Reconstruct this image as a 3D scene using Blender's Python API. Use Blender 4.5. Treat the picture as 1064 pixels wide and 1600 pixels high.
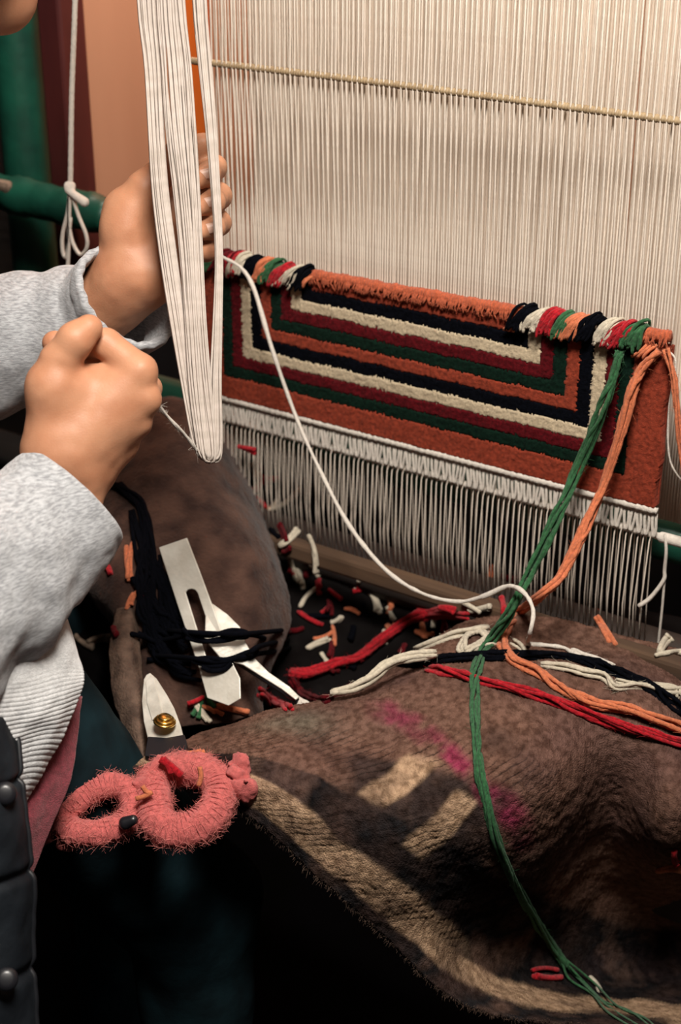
import bpy, math, random
import numpy as np
from mathutils import Matrix, Vector
from mathutils.bvhtree import BVHTree

for o in list(bpy.data.objects):
    bpy.data.objects.remove(o)
random.seed(7)
rng = np.random.default_rng(11)
scene = bpy.context.scene
COL = scene.collection

# ------------------------------------------------------------------ camera
FPX = 2393.0
PITCH = math.radians(25.8)
HEAD = math.radians(55.9)
CR = np.array([math.sin(HEAD), math.cos(HEAD), 0.0])
CFH = np.array([-math.cos(HEAD), math.sin(HEAD), 0.0])
CF = CFH * math.cos(PITCH) + np.array([0, 0, -math.sin(PITCH)])
CU = np.cross(CR, CF)


def ray(x, y):
    return CF + CR * (x - 532) / FPX + CU * (800 - y) / FPX


CAM = np.array([0, 0, .80]) - 1.62 * ray(348, 620)


def P(x, y, d):
    """the point of the place seen at a measured spot, d metres from the viewer"""
    return CAM + d * ray(x, y)


def PY(x, y, yy):
    r = ray(x, y)
    return CAM + (yy - CAM[1]) / r[1] * r


cam_data = bpy.data.cameras.new('camera')
cam = bpy.data.objects.new('camera', cam_data)
COL.objects.link(cam)
cam_data.sensor_fit = 'VERTICAL'
cam_data.sensor_height = 36.0
cam_data.lens = FPX / 1600 * 36.0
cam_data.clip_start = 0.01
M = Matrix((CR, CU, -CF)).transposed().to_4x4()
M.translation = Vector(CAM)
cam.matrix_world = M
cam_data.dof.use_dof = True
cam_data.dof.focus_distance = 1.26
cam_data.dof.aperture_fstop = 5.6
scene.camera = cam

# ------------------------------------------------------------------ light
world = bpy.data.worlds.new('world')
scene.world = world
world.use_nodes = True
world.node_tree.nodes['Background'].inputs[0].default_value = (1.0, .93, .85, 1)
world.node_tree.nodes['Background'].inputs[1].default_value = 0.022


def area(name, loc, target, size, power, color):
    L = bpy.data.lights.new(name, 'AREA')
    L.energy = power
    L.size = size
    L.color = color
    o = bpy.data.objects.new(name, L)
    COL.objects.link(o)
    o.location = loc
    d = Vector(target) - Vector(loc)
    o.rotation_euler = d.to_track_quat('-Z', 'Y').to_euler()
    return o


area('ceiling_lamp', (0.72, -0.72, 2.02), (0.3, -0.25, 0.8), 0.35, 33, (1.0, .93, .84))
area('wall_fill', (-0.25, 0.12, 1.95), (-0.25, 0.50, 1.77), 0.25, 24, (1.0, .88, .76))  # added fill with no visible source, brightens the wall behind the loom

scene.view_settings.view_transform = 'Standard'
scene.view_settings.look = 'None'
scene.view_settings.gamma = 1.0
scene.view_settings.use_curve_mapping = False
scene.view_settings.exposure = 0.0


# ------------------------------------------------------------------ materials
def material(name, color, rough=.85, color2=None, scale=60., detail=4., bump=0., bump_scale=None,
             metallic=0., sss=0., sheen=0., stretch=None, contrast=(.35, .65), vcol=False, coat=0., spec=None):
    m = bpy.data.materials.new(name)
    m.use_nodes = True
    nt = m.node_tree
    b = nt.nodes['Principled BSDF']
    b.inputs['Roughness'].default_value = rough
    b.inputs['Metallic'].default_value = metallic
    b.inputs['Base Color'].default_value = (*color, 1)
    if spec is not None:
        b.inputs['Specular IOR Level'].default_value = spec
    if sheen:
        b.inputs['Sheen Weight'].default_value = sheen
        b.inputs['Sheen Roughness'].default_value = .5
    if coat:
        b.inputs['Coat Weight'].default_value = coat
    if sss:
        b.inputs['Subsurface Weight'].default_value = sss
        b.inputs['Subsurface Radius'].default_value = (.012, .005, .003)
        b.inputs['Subsurface Scale'].default_value = .6
    tc = nt.nodes.new('ShaderNodeTexCoord')
    src = tc.outputs['Object']
    if stretch:
        mp = nt.nodes.new('ShaderNodeMapping')
        mp.inputs['Scale'].default_value = stretch
        nt.links.new(src, mp.inputs['Vector'])
        src = mp.outputs['Vector']
    n = nt.nodes.new('ShaderNodeTexNoise')
    n.inputs['Scale'].default_value = scale
    n.inputs['Detail'].default_value = detail
    nt.links.new(src, n.inputs['Vector'])
    if color2 is not None or vcol:
        r = nt.nodes.new('ShaderNodeMapRange')
        r.inputs[1].default_value, r.inputs[2].default_value = contrast
        nt.links.new(n.outputs['Fac'], r.inputs[0])
        mix = nt.nodes.new('ShaderNodeMix')
        mix.data_type = 'RGBA'
        if vcol:
            at = nt.nodes.new('ShaderNodeAttribute')
            at.attribute_name = 'Col'
            mul = nt.nodes.new('ShaderNodeMix')
            mul.data_type = 'RGBA'
            mul.blend_type = 'MULTIPLY'
            mul.inputs[0].default_value = 1
            nt.links.new(at.outputs['Color'], mul.inputs[6])
            mul.inputs[7].default_value = (*(color2 or (.6, .6, .6)), 1)
            nt.links.new(at.outputs['Color'], mix.inputs[6])
            nt.links.new(mul.outputs[2], mix.inputs[7])
        else:
            mix.inputs[6].default_value = (*color, 1)
            mix.inputs[7].default_value = (*color2, 1)
        nt.links.new(r.outputs[0], mix.inputs[0])
        nt.links.new(mix.outputs[2], b.inputs['Base Color'])
    if bump:
        n2 = nt.nodes.new('ShaderNodeTexNoise')
        n2.inputs['Scale'].default_value = bump_scale or scale * 4
        n2.inputs['Detail'].default_value = 5
        nt.links.new(src, n2.inputs['Vector'])
        bp = nt.nodes.new('ShaderNodeBump')
        bp.inputs['Strength'].default_value = min(1., bump)
        bp.inputs['Distance'].default_value = .002
        nt.links.new(n2.outputs['Fac'], bp.inputs['Height'])
        nt.links.new(bp.outputs['Normal'], b.inputs['Normal'])
    return m


def wool(name, c, dark=.6, scale=350, sheen=.12, **k):
    return material(name, c, .95, tuple(x * dark for x in c), scale=scale, bump=.7, bump_scale=1500, sheen=sheen, spec=.06, **k)


MAT = {}
MAT['skin'] = material('skin', (.50, .245, .140), .5, (.42, .185, .10), scale=35, bump=.12, bump_scale=700, sss=.12, spec=.35)
MAT['nail'] = material('nail', (.72, .46, .36), .3, coat=.2)
MAT['hair'] = material('hair', (.02, .012, .008), .5)
MAT['jersey'] = material('grey_jersey', (.50, .51, .53), .9, (.27, .275, .29), scale=190, stretch=(1, 1, 4.5), bump=.5, bump_scale=900, sheen=.3, spec=.2)
MAT['rib'] = material('ribbed_jersey', (.74, .745, .75), .9, (.60, .605, .61), scale=300, bump=.4, bump_scale=900, sheen=.3, spec=.2)
MAT['lining'] = material('dark_lining', (.01, .012, .018), .9)
MAT['vest'] = material('black_vest', (.014, .018, .023), .6, (.006, .008, .011), scale=25, bump=.3, bump_scale=120, spec=.2)
MAT['piping'] = material('vest_piping', (.008, .009, .012), .5)
MAT['crimson'] = material('crimson_knit', (.30, .045, .065), .9, (.20, .028, .04), scale=250, bump=.5, bump_scale=900, sheen=.2)
MAT['teal'] = material('teal_trousers', (.006, .020, .026), .85, (.003, .009, .012), scale=30, bump=.3, spec=.15)
MAT['cream'] = wool('cream_wool', (.68, .60, .47), .78)
MAT['white'] = wool('white_cotton', (.78, .71, .63), .85)
MAT['rust'] = wool('rust_wool', (.37, .058, .027), .42, scale=330, sheen=.06, contrast=(.25, .75))
MAT['orange'] = wool('orange_wool', (.72, .21, .095), .68)
MAT['red'] = wool('red_wool', (.52, .012, .022), .5)
MAT['maroon'] = wool('maroon_wool', (.125, .005, .009), .5, sheen=.03)
MAT['green'] = wool('green_wool', (.040, .150, .058), .5)
MAT['bottle'] = wool('bottle_green_wool', (.004, .019, .011), .5, sheen=.02)
MAT['black'] = wool('black_wool', (.0025, .003, .006), .5, sheen=.0)
MAT['roll'] = wool('rust_orange_wool', (.55, .125, .055), .6)
MAT['pile_cream'] = wool('cream_pile', (.66, .53, .36), .72, scale=500)
MAT['pink'] = wool('pink_wool', (.70, .165, .155), .62, scale=300, contrast=(.3, .7))
MAT['fiber'] = material('pink_fibre', (.78, .25, .22), .9)
MAT['warp'] = material('warp_cotton', (.74, .65, .555), .9, (.65, .56, .47), scale=500, stretch=(1, 1, .25), bump=.3, bump_scale=1500)
MAT['backwarp'] = material('rear_warp_cotton', (.80, .69, .58), .9, (.70, .59, .49), scale=300, stretch=(1, 1, .1))
MAT['skein'] = material('skein_cotton', (.54, .47, .42), .9, (.45, .39, .34), scale=400, stretch=(1, 1, .3))
MAT['reed'] = material('reed', (.36, .26, .15), .7, (.26, .18, .10), scale=120, bump=.3)
MAT['reed_end'] = material('reed_end', (.78, .62, .40), .5)
MAT['felt'] = material('brown_felt', (1, 1, 1), .97, (.46, .43, .41), scale=150, detail=10, bump=1.0, bump_scale=700, vcol=True, spec=.04, contrast=(.38, .66))
MAT['felt2'] = material('russet_felt', (.085, .045, .033), .97, (.032, .017, .014), scale=34, detail=8, bump=.8, bump_scale=300, sheen=.1, spec=.1, contrast=(.35, .65))
MAT['felt3'] = material('grey_brown_felt', (.16, .105, .078), .97, (.07, .046, .036), scale=60, detail=8, bump=.8, bump_scale=400, spec=.1)
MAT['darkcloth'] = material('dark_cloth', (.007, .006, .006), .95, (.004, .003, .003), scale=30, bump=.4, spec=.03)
MAT['steel'] = material('steel', (.80, .77, .69), .42, (.64, .60, .52), scale=45, metallic=.25, bump=.15, bump_scale=300)
MAT['steel2'] = material('old_steel', (.72, .69, .62), .42, (.50, .47, .41), scale=60, metallic=.3, bump=.2, bump_scale=300)
MAT['brass'] = material('brass', (.80, .52, .14), .25, metallic=1.)
MAT['blackmetal'] = material('black_metal', (.010, .010, .013), .38, coat=.15)
MAT['wall'] = material('peach_plaster', (.66, .31, .18), .9, (.54, .235, .13), scale=3.2, stretch=(1.6, 1, .25), bump=.1, bump_scale=60, contrast=(.3, .7))
MAT['darkwall'] = material('dark_wall', (.016, .013, .013), .9, (.008, .007, .008), scale=6, spec=.1)
MAT['floor'] = material('dark_floor', (.003, .003, .004), .95, (.002, .002, .002), scale=8, spec=.03)
MAT['post'] = material('maroon_paint', (.085, .016, .014), .5, (.055, .010, .010), scale=20, stretch=(1, 1, .2), bump=.2)
MAT['greenpaint'] = material('green_paint', (.008, .085, .052), .42, (.006, .045, .030), scale=18, bump=.3, bump_scale=90)
MAT['chip'] = material('worn_wood', (.30, .21, .15), .8, (.10, .07, .05), scale=90)
MAT['orangepaint'] = material('orange_paint', (.80, .16, .015), .6, (.62, .12, .012), scale=14, stretch=(1, 1, .2))
MAT['wood'] = material('old_wood', (.10, .054, .028), .9, (.035, .02, .013), scale=30, stretch=(.15, 1, 1), bump=.4, bump_scale=80)
MAT['darkwood'] = material('dark_wood', (.030, .019, .014), .8, (.014, .009, .008), scale=30, stretch=(.2, 1, 1), bump=.4)

# ------------------------------------------------------------------ mesh helpers
WPOS = {}


def thing(name, label, cat, loc, group=None):
    o = bpy.data.objects.new(name, None)
    COL.objects.link(o)
    o.empty_display_size = .02
    o.location = Vector(loc)
    WPOS[o.name] = np.array(loc, float)
    tag(o, label, cat, group)
    return o


def tag(o, label=None, cat=None, group=None, kind=None):
    if label:
        o['label'] = label
    if cat:
        o['category'] = cat
    if group:
        o['group'] = group
    if kind:
        o['kind'] = kind
    return o


def place(o, origin, parent):
    WPOS[o.name] = np.array(origin, float)
    if parent is not None:
        o.parent = parent
        o.location = Vector(np.array(origin) - WPOS[parent.name])
    else:
        o.location = Vector(origin)


def obj(name, V, F, mat, parent=None, smooth=True, label=None, cat=None, group=None, kind=None, cols=None, origin=None):
    V = np.asarray(V, float)
    if origin is None:
        origin = V.mean(0)
        origin = np.array([origin[0], origin[1], V[:, 2].min()])
    me = bpy.data.meshes.new(name)
    me.from_pydata((V - origin).tolist(), [], [tuple(int(i) for i in f) for f in F])
    me.materials.append(MAT[mat] if isinstance(mat, str) else mat)
    if smooth:
        me.polygons.foreach_set('use_smooth', [True] * len(me.polygons))
    if cols is not None:
        a = me.color_attributes.new('Col', 'FLOAT_COLOR', 'POINT')
        c = np.ones((len(V), 4))
        c[:, :3] = cols
        a.data.foreach_set('color', c.ravel())
    me.update()
    o = bpy.data.objects.new(name, me)
    COL.objects.link(o)
    place(o, origin, parent)
    tag(o, label, cat, group, kind)
    return o


def copy_obj(src, origin, parent=None):
    c = src.copy()
    COL.objects.link(c)
    c.parent = None
    place(c, origin, parent)
    return c


def merge(parts):
    Vs, Fs, n = [], [], 0
    for V, F in parts:
        V = np.asarray(V, float)
        Vs.append(V)
        Fs += [[i + n for i in f] for f in F]
        n += len(V)
    return np.vstack(Vs), Fs


def catmull(pts, n):
    """smooth curve through pts, n points in all"""
    pts = np.asarray(pts, float)
    if len(pts) == 2:
        t = np.linspace(0, 1, n)[:, None]
        return pts[0] * (1 - t) + pts[1] * t
    e = np.vstack([2 * pts[0] - pts[1], pts, 2 * pts[-1] - pts[-2]])
    t = np.linspace(0, len(pts) - 1, n)
    i = np.minimum(t.astype(int), len(pts) - 2)
    f = (t - i)[:, None]
    a, b, c, d = e[i], e[i + 1], e[i + 2], e[i + 3]
    return .5 * (2 * b + (c - a) * f + (2 * a - 5 * b + 4 * c - d) * f ** 2 + (3 * b - a - 3 * c + d) * f ** 3)


def frames(path):
    T = np.gradient(path, axis=0)
    T /= np.linalg.norm(T, axis=1)[:, None] + 1e-12
    N = np.zeros_like(T)
    up = np.array([0, 0, 1.]) if abs(T[0][2]) < .9 else np.array([1., 0, 0])
    v = up - T[0] * (up @ T[0])
    N[0] = v / np.linalg.norm(v)
    for k in range(1, len(path)):
        v = N[k - 1] - T[k] * (N[k - 1] @ T[k])
        N[k] = v / (np.linalg.norm(v) + 1e-12)
    return T, N, np.cross(T, N)


def tube(path, r, seg=6, flat=1.0, cap=True):
    path = np.asarray(path, float)
    n = len(path)
    r = np.broadcast_to(np.asarray(r, float), (n,))
    T, N, B = frames(path)
    a = np.linspace(0, 2 * math.pi, seg, endpoint=False)
    V = (path[:, None, :] + r[:, None, None] * (np.cos(a)[None, :, None] * N[:, None, :] + flat * np.sin(a)[None, :, None] * B[:, None, :])).reshape(-1, 3)
    F = []
    for i in range(n - 1):
        for j in range(seg):
            k = (j + 1) % seg
            F.append((i * seg + j, i * seg + k, (i + 1) * seg + k, (i + 1) * seg + j))
    if cap:
        F.append(tuple(range(seg - 1, -1, -1)))
        F.append(tuple((n - 1) * seg + j for j in range(seg)))
    return V, F


def hash3(i, j, k, seed):
    h = (i * 374761393 + j * 668265263 + k * 2147483647 + seed * 974711) & 0xffffffff
    h = ((h ^ (h >> 13)) * 1274126177) & 0xffffffff
    h = h ^ (h >> 16)
    return (h & 0xffff) / 32767.5 - 1


def vnoise(p, scale=1., seed=0):
    p = np.asarray(p, float) * scale + 100.
    i = np.floor(p).astype(np.int64)
    f = p - i
    f = f * f * (3 - 2 * f)
    r = 0
    for a in (0, 1):
        for b in (0, 1):
            for c in (0, 1):
                w = (f[..., 0] if a else 1 - f[..., 0]) * (f[..., 1] if b else 1 - f[..., 1]) * (f[..., 2] if c else 1 - f[..., 2])
                r = r + w * hash3(i[..., 0] + a, i[..., 1] + b, i[..., 2] + c, seed)
    return r


def fbm(p, scale, seed=0, o=3):
    return sum(vnoise(p, scale * 2 ** k, seed + k) / 2 ** k for k in range(o))


def surface(ctrl, nu, nv):
    """smooth sheet through a grid of control points ctrl[u][v] -> (nu, nv, 3)"""
    ctrl = np.asarray(ctrl, float)
    rows = np.stack([catmull(ctrl[i], nv) for i in range(len(ctrl))])
    return np.stack([catmull(rows[:, j], nu) for j in range(nv)], axis=1)


def px_grid(g):
    return [[P(*q) for q in row] for row in g]


def grid_normals(S):
    a = np.gradient(S, axis=0)
    b = np.gradient(S, axis=1)
    n = np.cross(a, b)
    n /= np.linalg.norm(n, axis=2)[..., None] + 1e-12
    c = CAM - S.reshape(-1, 3).mean(0)
    if (n.reshape(-1, 3).mean(0) @ c) < 0:
        n = -n
    return n


def sheet(S, thick):
    """closed sheet of cloth: S is the outer face"""
    nu, nv, _ = S.shape
    n = grid_normals(S)
    B = S - n * thick
    V = np.vstack([S.reshape(-1, 3), B.reshape(-1, 3)])
    o = nu * nv
    F = []
    for i in range(nu - 1):
        for j in range(nv - 1):
            a, b, c, d = i * nv + j, (i + 1) * nv + j, (i + 1) * nv + j + 1, i * nv + j + 1
            F.append((a, b, c, d))
            F.append((d + o, c + o, b + o, a + o))
    for i in range(nu - 1):
        for j in (0, nv - 1):
            a, b = i * nv + j, (i + 1) * nv + j
            F.append((a, b, b + o, a + o) if j else (b, a, a + o, b + o))
    for j in range(nv - 1):
        for i in (0, nu - 1):
            a, b = i * nv + j, i * nv + j + 1
            F.append((b, a, a + o, b + o) if i else (a, b, b + o, a + o))
    return V, F


BV = []


def collide(V, F):
    BV.append(BVHTree.FromPolygons([tuple(v) for v in V], [tuple(f) for f in F]))


def on(x, y, off=.002, fallback=1.4):
    """a spot on the nearest cloth or board already laid out"""
    r = Vector(ray(x, y)).normalized()
    best = None
    for b in BV:
        h = b.ray_cast(Vector(CAM), r)
        if h[0] is not None and (best is None or h[3] < best[1]):
            best = (np.array(h[0]), h[3])
    if best is None:
        return PY(x, y, -.022)
    return best[0] - np.array(r) * off


def box(name, lo, hi, mat, parent=None, bevel=.002, **k):
    lo, hi = np.array(lo, float), np.array(hi, float)
    V = [[(lo, hi)[a][0], (lo, hi)[b][1], (lo, hi)[c][2]] for a in (0, 1) for b in (0, 1) for c in (0, 1)]
    F = [(0, 1, 3, 2), (4, 6, 7, 5), (0, 4, 5, 1), (2, 3, 7, 6), (0, 2, 6, 4), (1, 5, 7, 3)]
    o = obj(name, V, F, mat, parent, smooth=False, **k)
    if bevel:
        md = o.modifiers.new('bevel', 'BEVEL')
        md.width = bevel
        md.segments = 2
    return o


# signed-distance modelling -------------------------------------------------
def cone(X, a, b, ra, rb):
    a, b = np.asarray(a, np.float32), np.asarray(b, np.float32)
    ba = b - a
    pa = X - a
    t = np.clip(pa @ ba / (ba @ ba + 1e-12), 0, 1)
    d = pa - t[..., None] * ba
    return np.sqrt((d * d).sum(-1)) - (ra + (rb - ra) * t)


def ball(X, c, rad):
    q = (X - np.asarray(c, np.float32)) / np.asarray(rad, np.float32)
    return (np.sqrt((q * q).sum(-1)) - 1) * float(np.min(rad))


def smin(a, b, k):
    h = np.clip(.5 + .5 * (b - a) / k, 0, 1)
    return b * (1 - h) + a * h - k * h * (1 - h)


def surface_nets(fn, lo, hi, h):
    lo, hi = np.array(lo, float), np.array(hi, float)
    n = np.ceil((hi - lo) / h).astype(int) + 1
    ax = [lo[i] + h * np.arange(n[i]) for i in range(3)]
    X = np.stack(np.meshgrid(*ax, indexing='ij'), -1).astype(np.float32)
    D = fn(X)
    s = D < 0
    m = n - 1
    acc = np.zeros((*m, 3))
    cnt = np.zeros(m)
    cs = np.zeros(m, int)
    sl = lambda a, d: slice(a, m[d] + a)
    for a in (0, 1):
        for b in (0, 1):
            for c in (0, 1):
                cs += s[sl(a, 0), sl(b, 1), sl(c, 2)]
    for d in range(3):
        e = [1, 1, 1]
        sh = list(n)
        sh[d] -= 1
        A = D[tuple(slice(0, sh[i]) for i in range(3))]
        Bd = D[tuple(slice(1, None) if i == d else slice(None) for i in range(3))]
        cr = (A < 0) != (Bd < 0)
        t = np.where(cr, A / np.where(cr, A - Bd, 1), 0)
        o = [i for i in range(3) if i != d]
        for a in (0, 1):
            for b in (0, 1):
                ix = [slice(None)] * 3
                ix[o[0]] = sl(a, o[0])
                ix[o[1]] = sl(b, o[1])
                ix = tuple(ix)
                w = cr[ix]
                cnt += w
                acc[..., d] += np.where(w, t[ix], 0)
                acc[..., o[0]] += w * a
                acc[..., o[1]] += w * b
    act = (cs > 0) & (cs < 8)
    idx = -np.ones(m, int)
    idx[act] = np.arange(act.sum())
    cell = np.argwhere(act)
    V = lo + h * (cell + acc[act] / cnt[act][:, None])
    F = []
    for d in range(3):
        o1, o2 = (d + 1) % 3, (d + 2) % 3
        A = D[tuple(slice(0, -1) if i == d else slice(None) for i in range(3))]
        Bd = D[tuple(slice(1, None) if i == d else slice(None) for i in range(3))]
        cr = np.argwhere((A < 0) != (Bd < 0))
        ok = (cr[:, o1] > 0) & (cr[:, o2] > 0) & (cr[:, o1] < m[o1]) & (cr[:, o2] < m[o2])
        cr = cr[ok]
        flip = A[tuple(cr.T)] >= 0
        e1 = np.zeros(3, int); e1[o1] = 1
        e2 = np.zeros(3, int); e2[o2] = 1
        q = np.stack([idx[tuple((cr - e1 - e2).T)], idx[tuple((cr - e2).T)], idx[tuple(cr.T)], idx[tuple((cr - e1).T)]], 1)
        q[flip] = q[flip][:, ::-1]
        F.append(q)
    return V, np.vstack(F).tolist()


def relax(V, F, it=2, lam=.5):
    E = np.array([(f[i], f[(i + 1) % len(f)]) for f in F for i in range(len(f))])
    V = V.copy()
    for _ in range(it):
        s = np.zeros_like(V)
        c = np.zeros(len(V))
        np.add.at(s, E[:, 0], V[E[:, 1]])
        np.add.at(c, E[:, 0], 1)
        V += lam * (s / np.maximum(c, 1)[:, None] - V)
    return V


# ================================================================== the setting
tag(box('floor', (-2.2, -2.6, -.05), (2.2, 1.2, 0), 'floor', bevel=0), 'dark floor under the loom', None, kind='structure')
wb = box('wall_back', (-2.2, .50, .0), (2.2, .56, 3.0), 'wall', bevel=0)
tag(wb, 'peach plastered wall behind the loom', None, kind='structure')
tag(box('trim_1', (-2.2, .485, .0), (2.2, .50, .665), 'darkwall', bevel=.003), 'dark lower band of the wall behind the loom', None, kind='structure')  # plain dark band along the lower part of the wall
tag(box('wall_left', (-2.26, -2.6, 0), (-2.2, .56, 3.0), 'darkwall', bevel=0), 'dark wall at the far left', None, kind='structure')

sh = thing('dark_panel', 'added dark wooden shutter standing left of the maroon post', 'panel', (-1.0, .33, 0))  # invented dark panel that keeps the left backdrop black
for k in range(6):
    box('plank', (-1.56 + k * .165, .30, 0), (-1.40 + k * .165, .325, 2.2), 'darkwood', sh, .003)

# ================================================================== loom frame
loom = thing('carpet_loom', 'upright carpet loom frame with maroon post and green painted bars', 'loom', (.2, .06, 0))
box('upright', (-.277, .05, 0), (-.243, .09, 2.1), 'post', loom, .004, label='maroon painted wooden post')
box('upright', (.80, .03, 0), (.87, .11, 2.1), 'post', loom, .004)
V, F = tube(catmull([(-.345, .085, 0.0), (-.335, .075, 1.0), (-.322, .075, 2.1)], 20), .028, 16)
obj('green_pole', V, F, 'greenpaint', loom, label='dark green painted vertical pole')
# orange board edge by the warp
box('orange_board', (-.280, .30, .0), (-.252, .315, 2.1), 'orangepaint', loom, .002, label='narrow orange painted board')
V, F = tube([(-.40, -.005, 1.86), (.95, -.005, 1.86)], .05, 20)
obj('top_beam', V, F, 'wood', loom)
# the ratchet bar wrapped in green tape
a = np.array(PY(-40, 290, .00)); b = np.array(PY(176, 340, .00))
path = catmull([a, a * .6 + b * .4, b], 26)
V, F = tube(path, .0205 + .0018 * np.sin(np.linspace(0, 17, 26)) + .001 * rng.normal(size=26), 16)
V = V + .0016 * vnoise(V, 90, 3)[:, None] * (V - np.repeat(path, 16, 0)) / .02
bar = obj('ratchet_bar', V, F, 'greenpaint', loom, label='thick bar wrapped in glossy green tape')
for k in range(3):
    q = path[2 + k] if k else path[1]
box('worn_patch', path[5] + np.array([-.03, -.0225, .004]), path[5] + np.array([.045, -.010, .0195]), 'chip', bar, .006)
# green lower bar behind the warp and dark cloth beam
V, F = tube([(-.40, .085, .735), (.95, .085, .735)], .026, 18)
obj('green_crossbar', V, F, 'greenpaint', loom)
V, F = tube([(-.40, .030, .632), (.95, .030, .632)], .028, 20)
obj('cloth_beam', V, F, 'darkwood', loom)
# wooden board in front of the lower warp
V, F = tube([(.05, -.055, .672), (.35, -.055, .672), (.90, -.055, .672)], .02, 4)
pl = box('front_board', (.09, -.050, .662), (.90, -.032, .682), 'wood', loom, .004, label='worn brown board across the foot of the warp')
collide(*[(lambda lo, hi: ([[(lo, hi)[a][0], (lo, hi)[b][1], (lo, hi)[c][2]] for a in (0, 1) for b in (0, 1) for c in (0, 1)], [(0, 1, 3, 2), (4, 6, 7, 5), (0, 4, 5, 1), (2, 3, 7, 6), (0, 2, 6, 4), (1, 5, 7, 3)]))((.09, -.050, .662), (.90, -.032, .682))][0])

# ================================================================== warp
warp = thing('warp', 'sheet of fine cream cotton warp threads stretched on the loom', 'warp', (.24, 0, .62))
NW, X0, DX = 171, .004, .00286


def warp_path(back, tilt):
    s = .0055 if back else -.0035
    pts = [(0, -s * .6, 1.82), (tilt, -s * 1.0, 1.18), (tilt, -s * 1.2, 1.146), (tilt, -s * .9, 1.11), (0, 0, .99), (0, 0, .955), (0, 0, .806), (0, s * .3, .777), (0, s * 1.5, .77), (tilt * 2, s * 1.8, .70), (tilt, s * 2 + .004, .655)]
    return np.array(pts)


protos = []
for k in range(8):
    rw = .00088 + .00014 * rng.random()
    V, F = tube(warp_path(k % 2, .0012 * rng.normal()), rw * np.array([1, 1, 1, 1, 1, 1, .5, .45, .64, .64, .64]), 5)
    protos.append((V, F))
pm = []
for i in range(NW):
    x = X0 + i * DX + .0004 * rng.normal()
    if i < 8:
        V, F = protos[i]
        o = obj('warp_thread', V + np.array([x, 0, 0]), F, 'warp', warp, origin=(x, 0, .655))
        pm.append(o)
    else:
        copy_obj(pm[(i % 2) + 2 * rng.integers(0, 4)], (x, 0, .655), warp)
parts = []
for i in range(215):
    x = .012 + i * .00275 + .00016 * rng.normal()
    yb = .050
    t = .0002 * rng.normal()
    parts.append(tube([(x, yb - .01, 1.85), (x + t, yb, 1.1), (x + t, yb, .9), (x, yb + .005, .765)], .00178, 4))
V, F = merge(parts)
obj('rear_warp_threads', V, F, 'backwarp', warp, kind='stuff', label='returning warp threads behind the front ones')

# thin leash rod through the warp
n = 700
xs = np.linspace(-.020, .62, n)
path = np.stack([xs, np.full(n, -.0045), 1.1445 + .0008 * np.sin(xs * 9)], 1)
V, F = tube(path, .0034 + .00045 * np.sin(xs * 2 * math.pi / DX), 8)
rod = obj('leash_rod', V, F, 'reed', label='thin cord-wrapped reed rod crossing the upper warp', cat='rod')
V, F = tube([(-.045, -.0045, 1.1442), (-.02, -.0045, 1.1443), (.0, -.0045, 1.1444)], [.0022, .0027, .0031], 8)
obj('bare_end', V, F, 'reed_end', rod, label='bare pale end of the reed')

# ================================================================== carpet
carpet = thing('woven_carpet', 'half-woven striped carpet in rust, green, red, cream and black on the loom', 'carpet', (.24, 0, .77))
BANDS = ['rust', 'bottle', 'maroon', 'pile_cream', 'black', 'rust', 'bottle', 'maroon', 'pile_cream', 'black', 'rust']
BNAME = ['rust border', 'green stripe', 'red stripe', 'cream stripe', 'black stripe', 'rust stripe', 'green inner stripe', 'red inner stripe', 'cream inner stripe', 'black inner stripe', 'rust centre']
cs = .0013
xl, xr, zb, zt = -.022, .4935, .805, .957
nx, nz = int((xr - xl) / cs), int((zt - zb) / cs)
gx = xl + cs * np.arange(nx + 1)
gz = zb + cs * np.arange(nz + 1)
GX, GZ = np.meshgrid(gx, gz, indexing='ij')
pt = np.stack([GX, GZ, np.zeros_like(GX)], -1)
cxm, czm = GX[:-1, :-1] + cs / 2, GZ[:-1, :-1] + cs / 2
cp = np.stack([cxm, czm, 0 * cxm], -1)
jx = cxm + .0005 * rng.normal(size=cxm.shape[1])[None, :] + .0003 * vnoise(cp, 200, 2)
jz = czm + .0005 * rng.normal(size=cxm.shape[0])[:, None] + .0009 * vnoise(cp, 45, 5)
kz = np.floor((jz - .829) / .01245) + 1
kl = np.floor((jx - .009) / .01255) + 1
kr = np.floor((.4617 - jx) / .0128) + 1
band = np.clip(np.minimum(kz, np.minimum(kl, kr)), 0, 10).astype(int)
yf = -.0085 + .0004 * vnoise(pt, 320, 1) + .0006 * vnoise(pt, 60, 9) + .00022 * rng.normal(size=GX.shape)
edge = np.zeros_like(GX)
df = band[1:] != band[:-1]
edge[1:-1, :-1] += df
edge[1:-1, 1:] += df
df = band[:, 1:] != band[:, :-1]
edge[:-1, 1:-1] += df
edge[1:, 1:-1] += df
yf += np.where(edge > 0, .0007, 0)
xw = GX + .0002 * rng.normal(size=GX.shape)
zw = GZ + .0002 * rng.normal(size=GX.shape)
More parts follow.
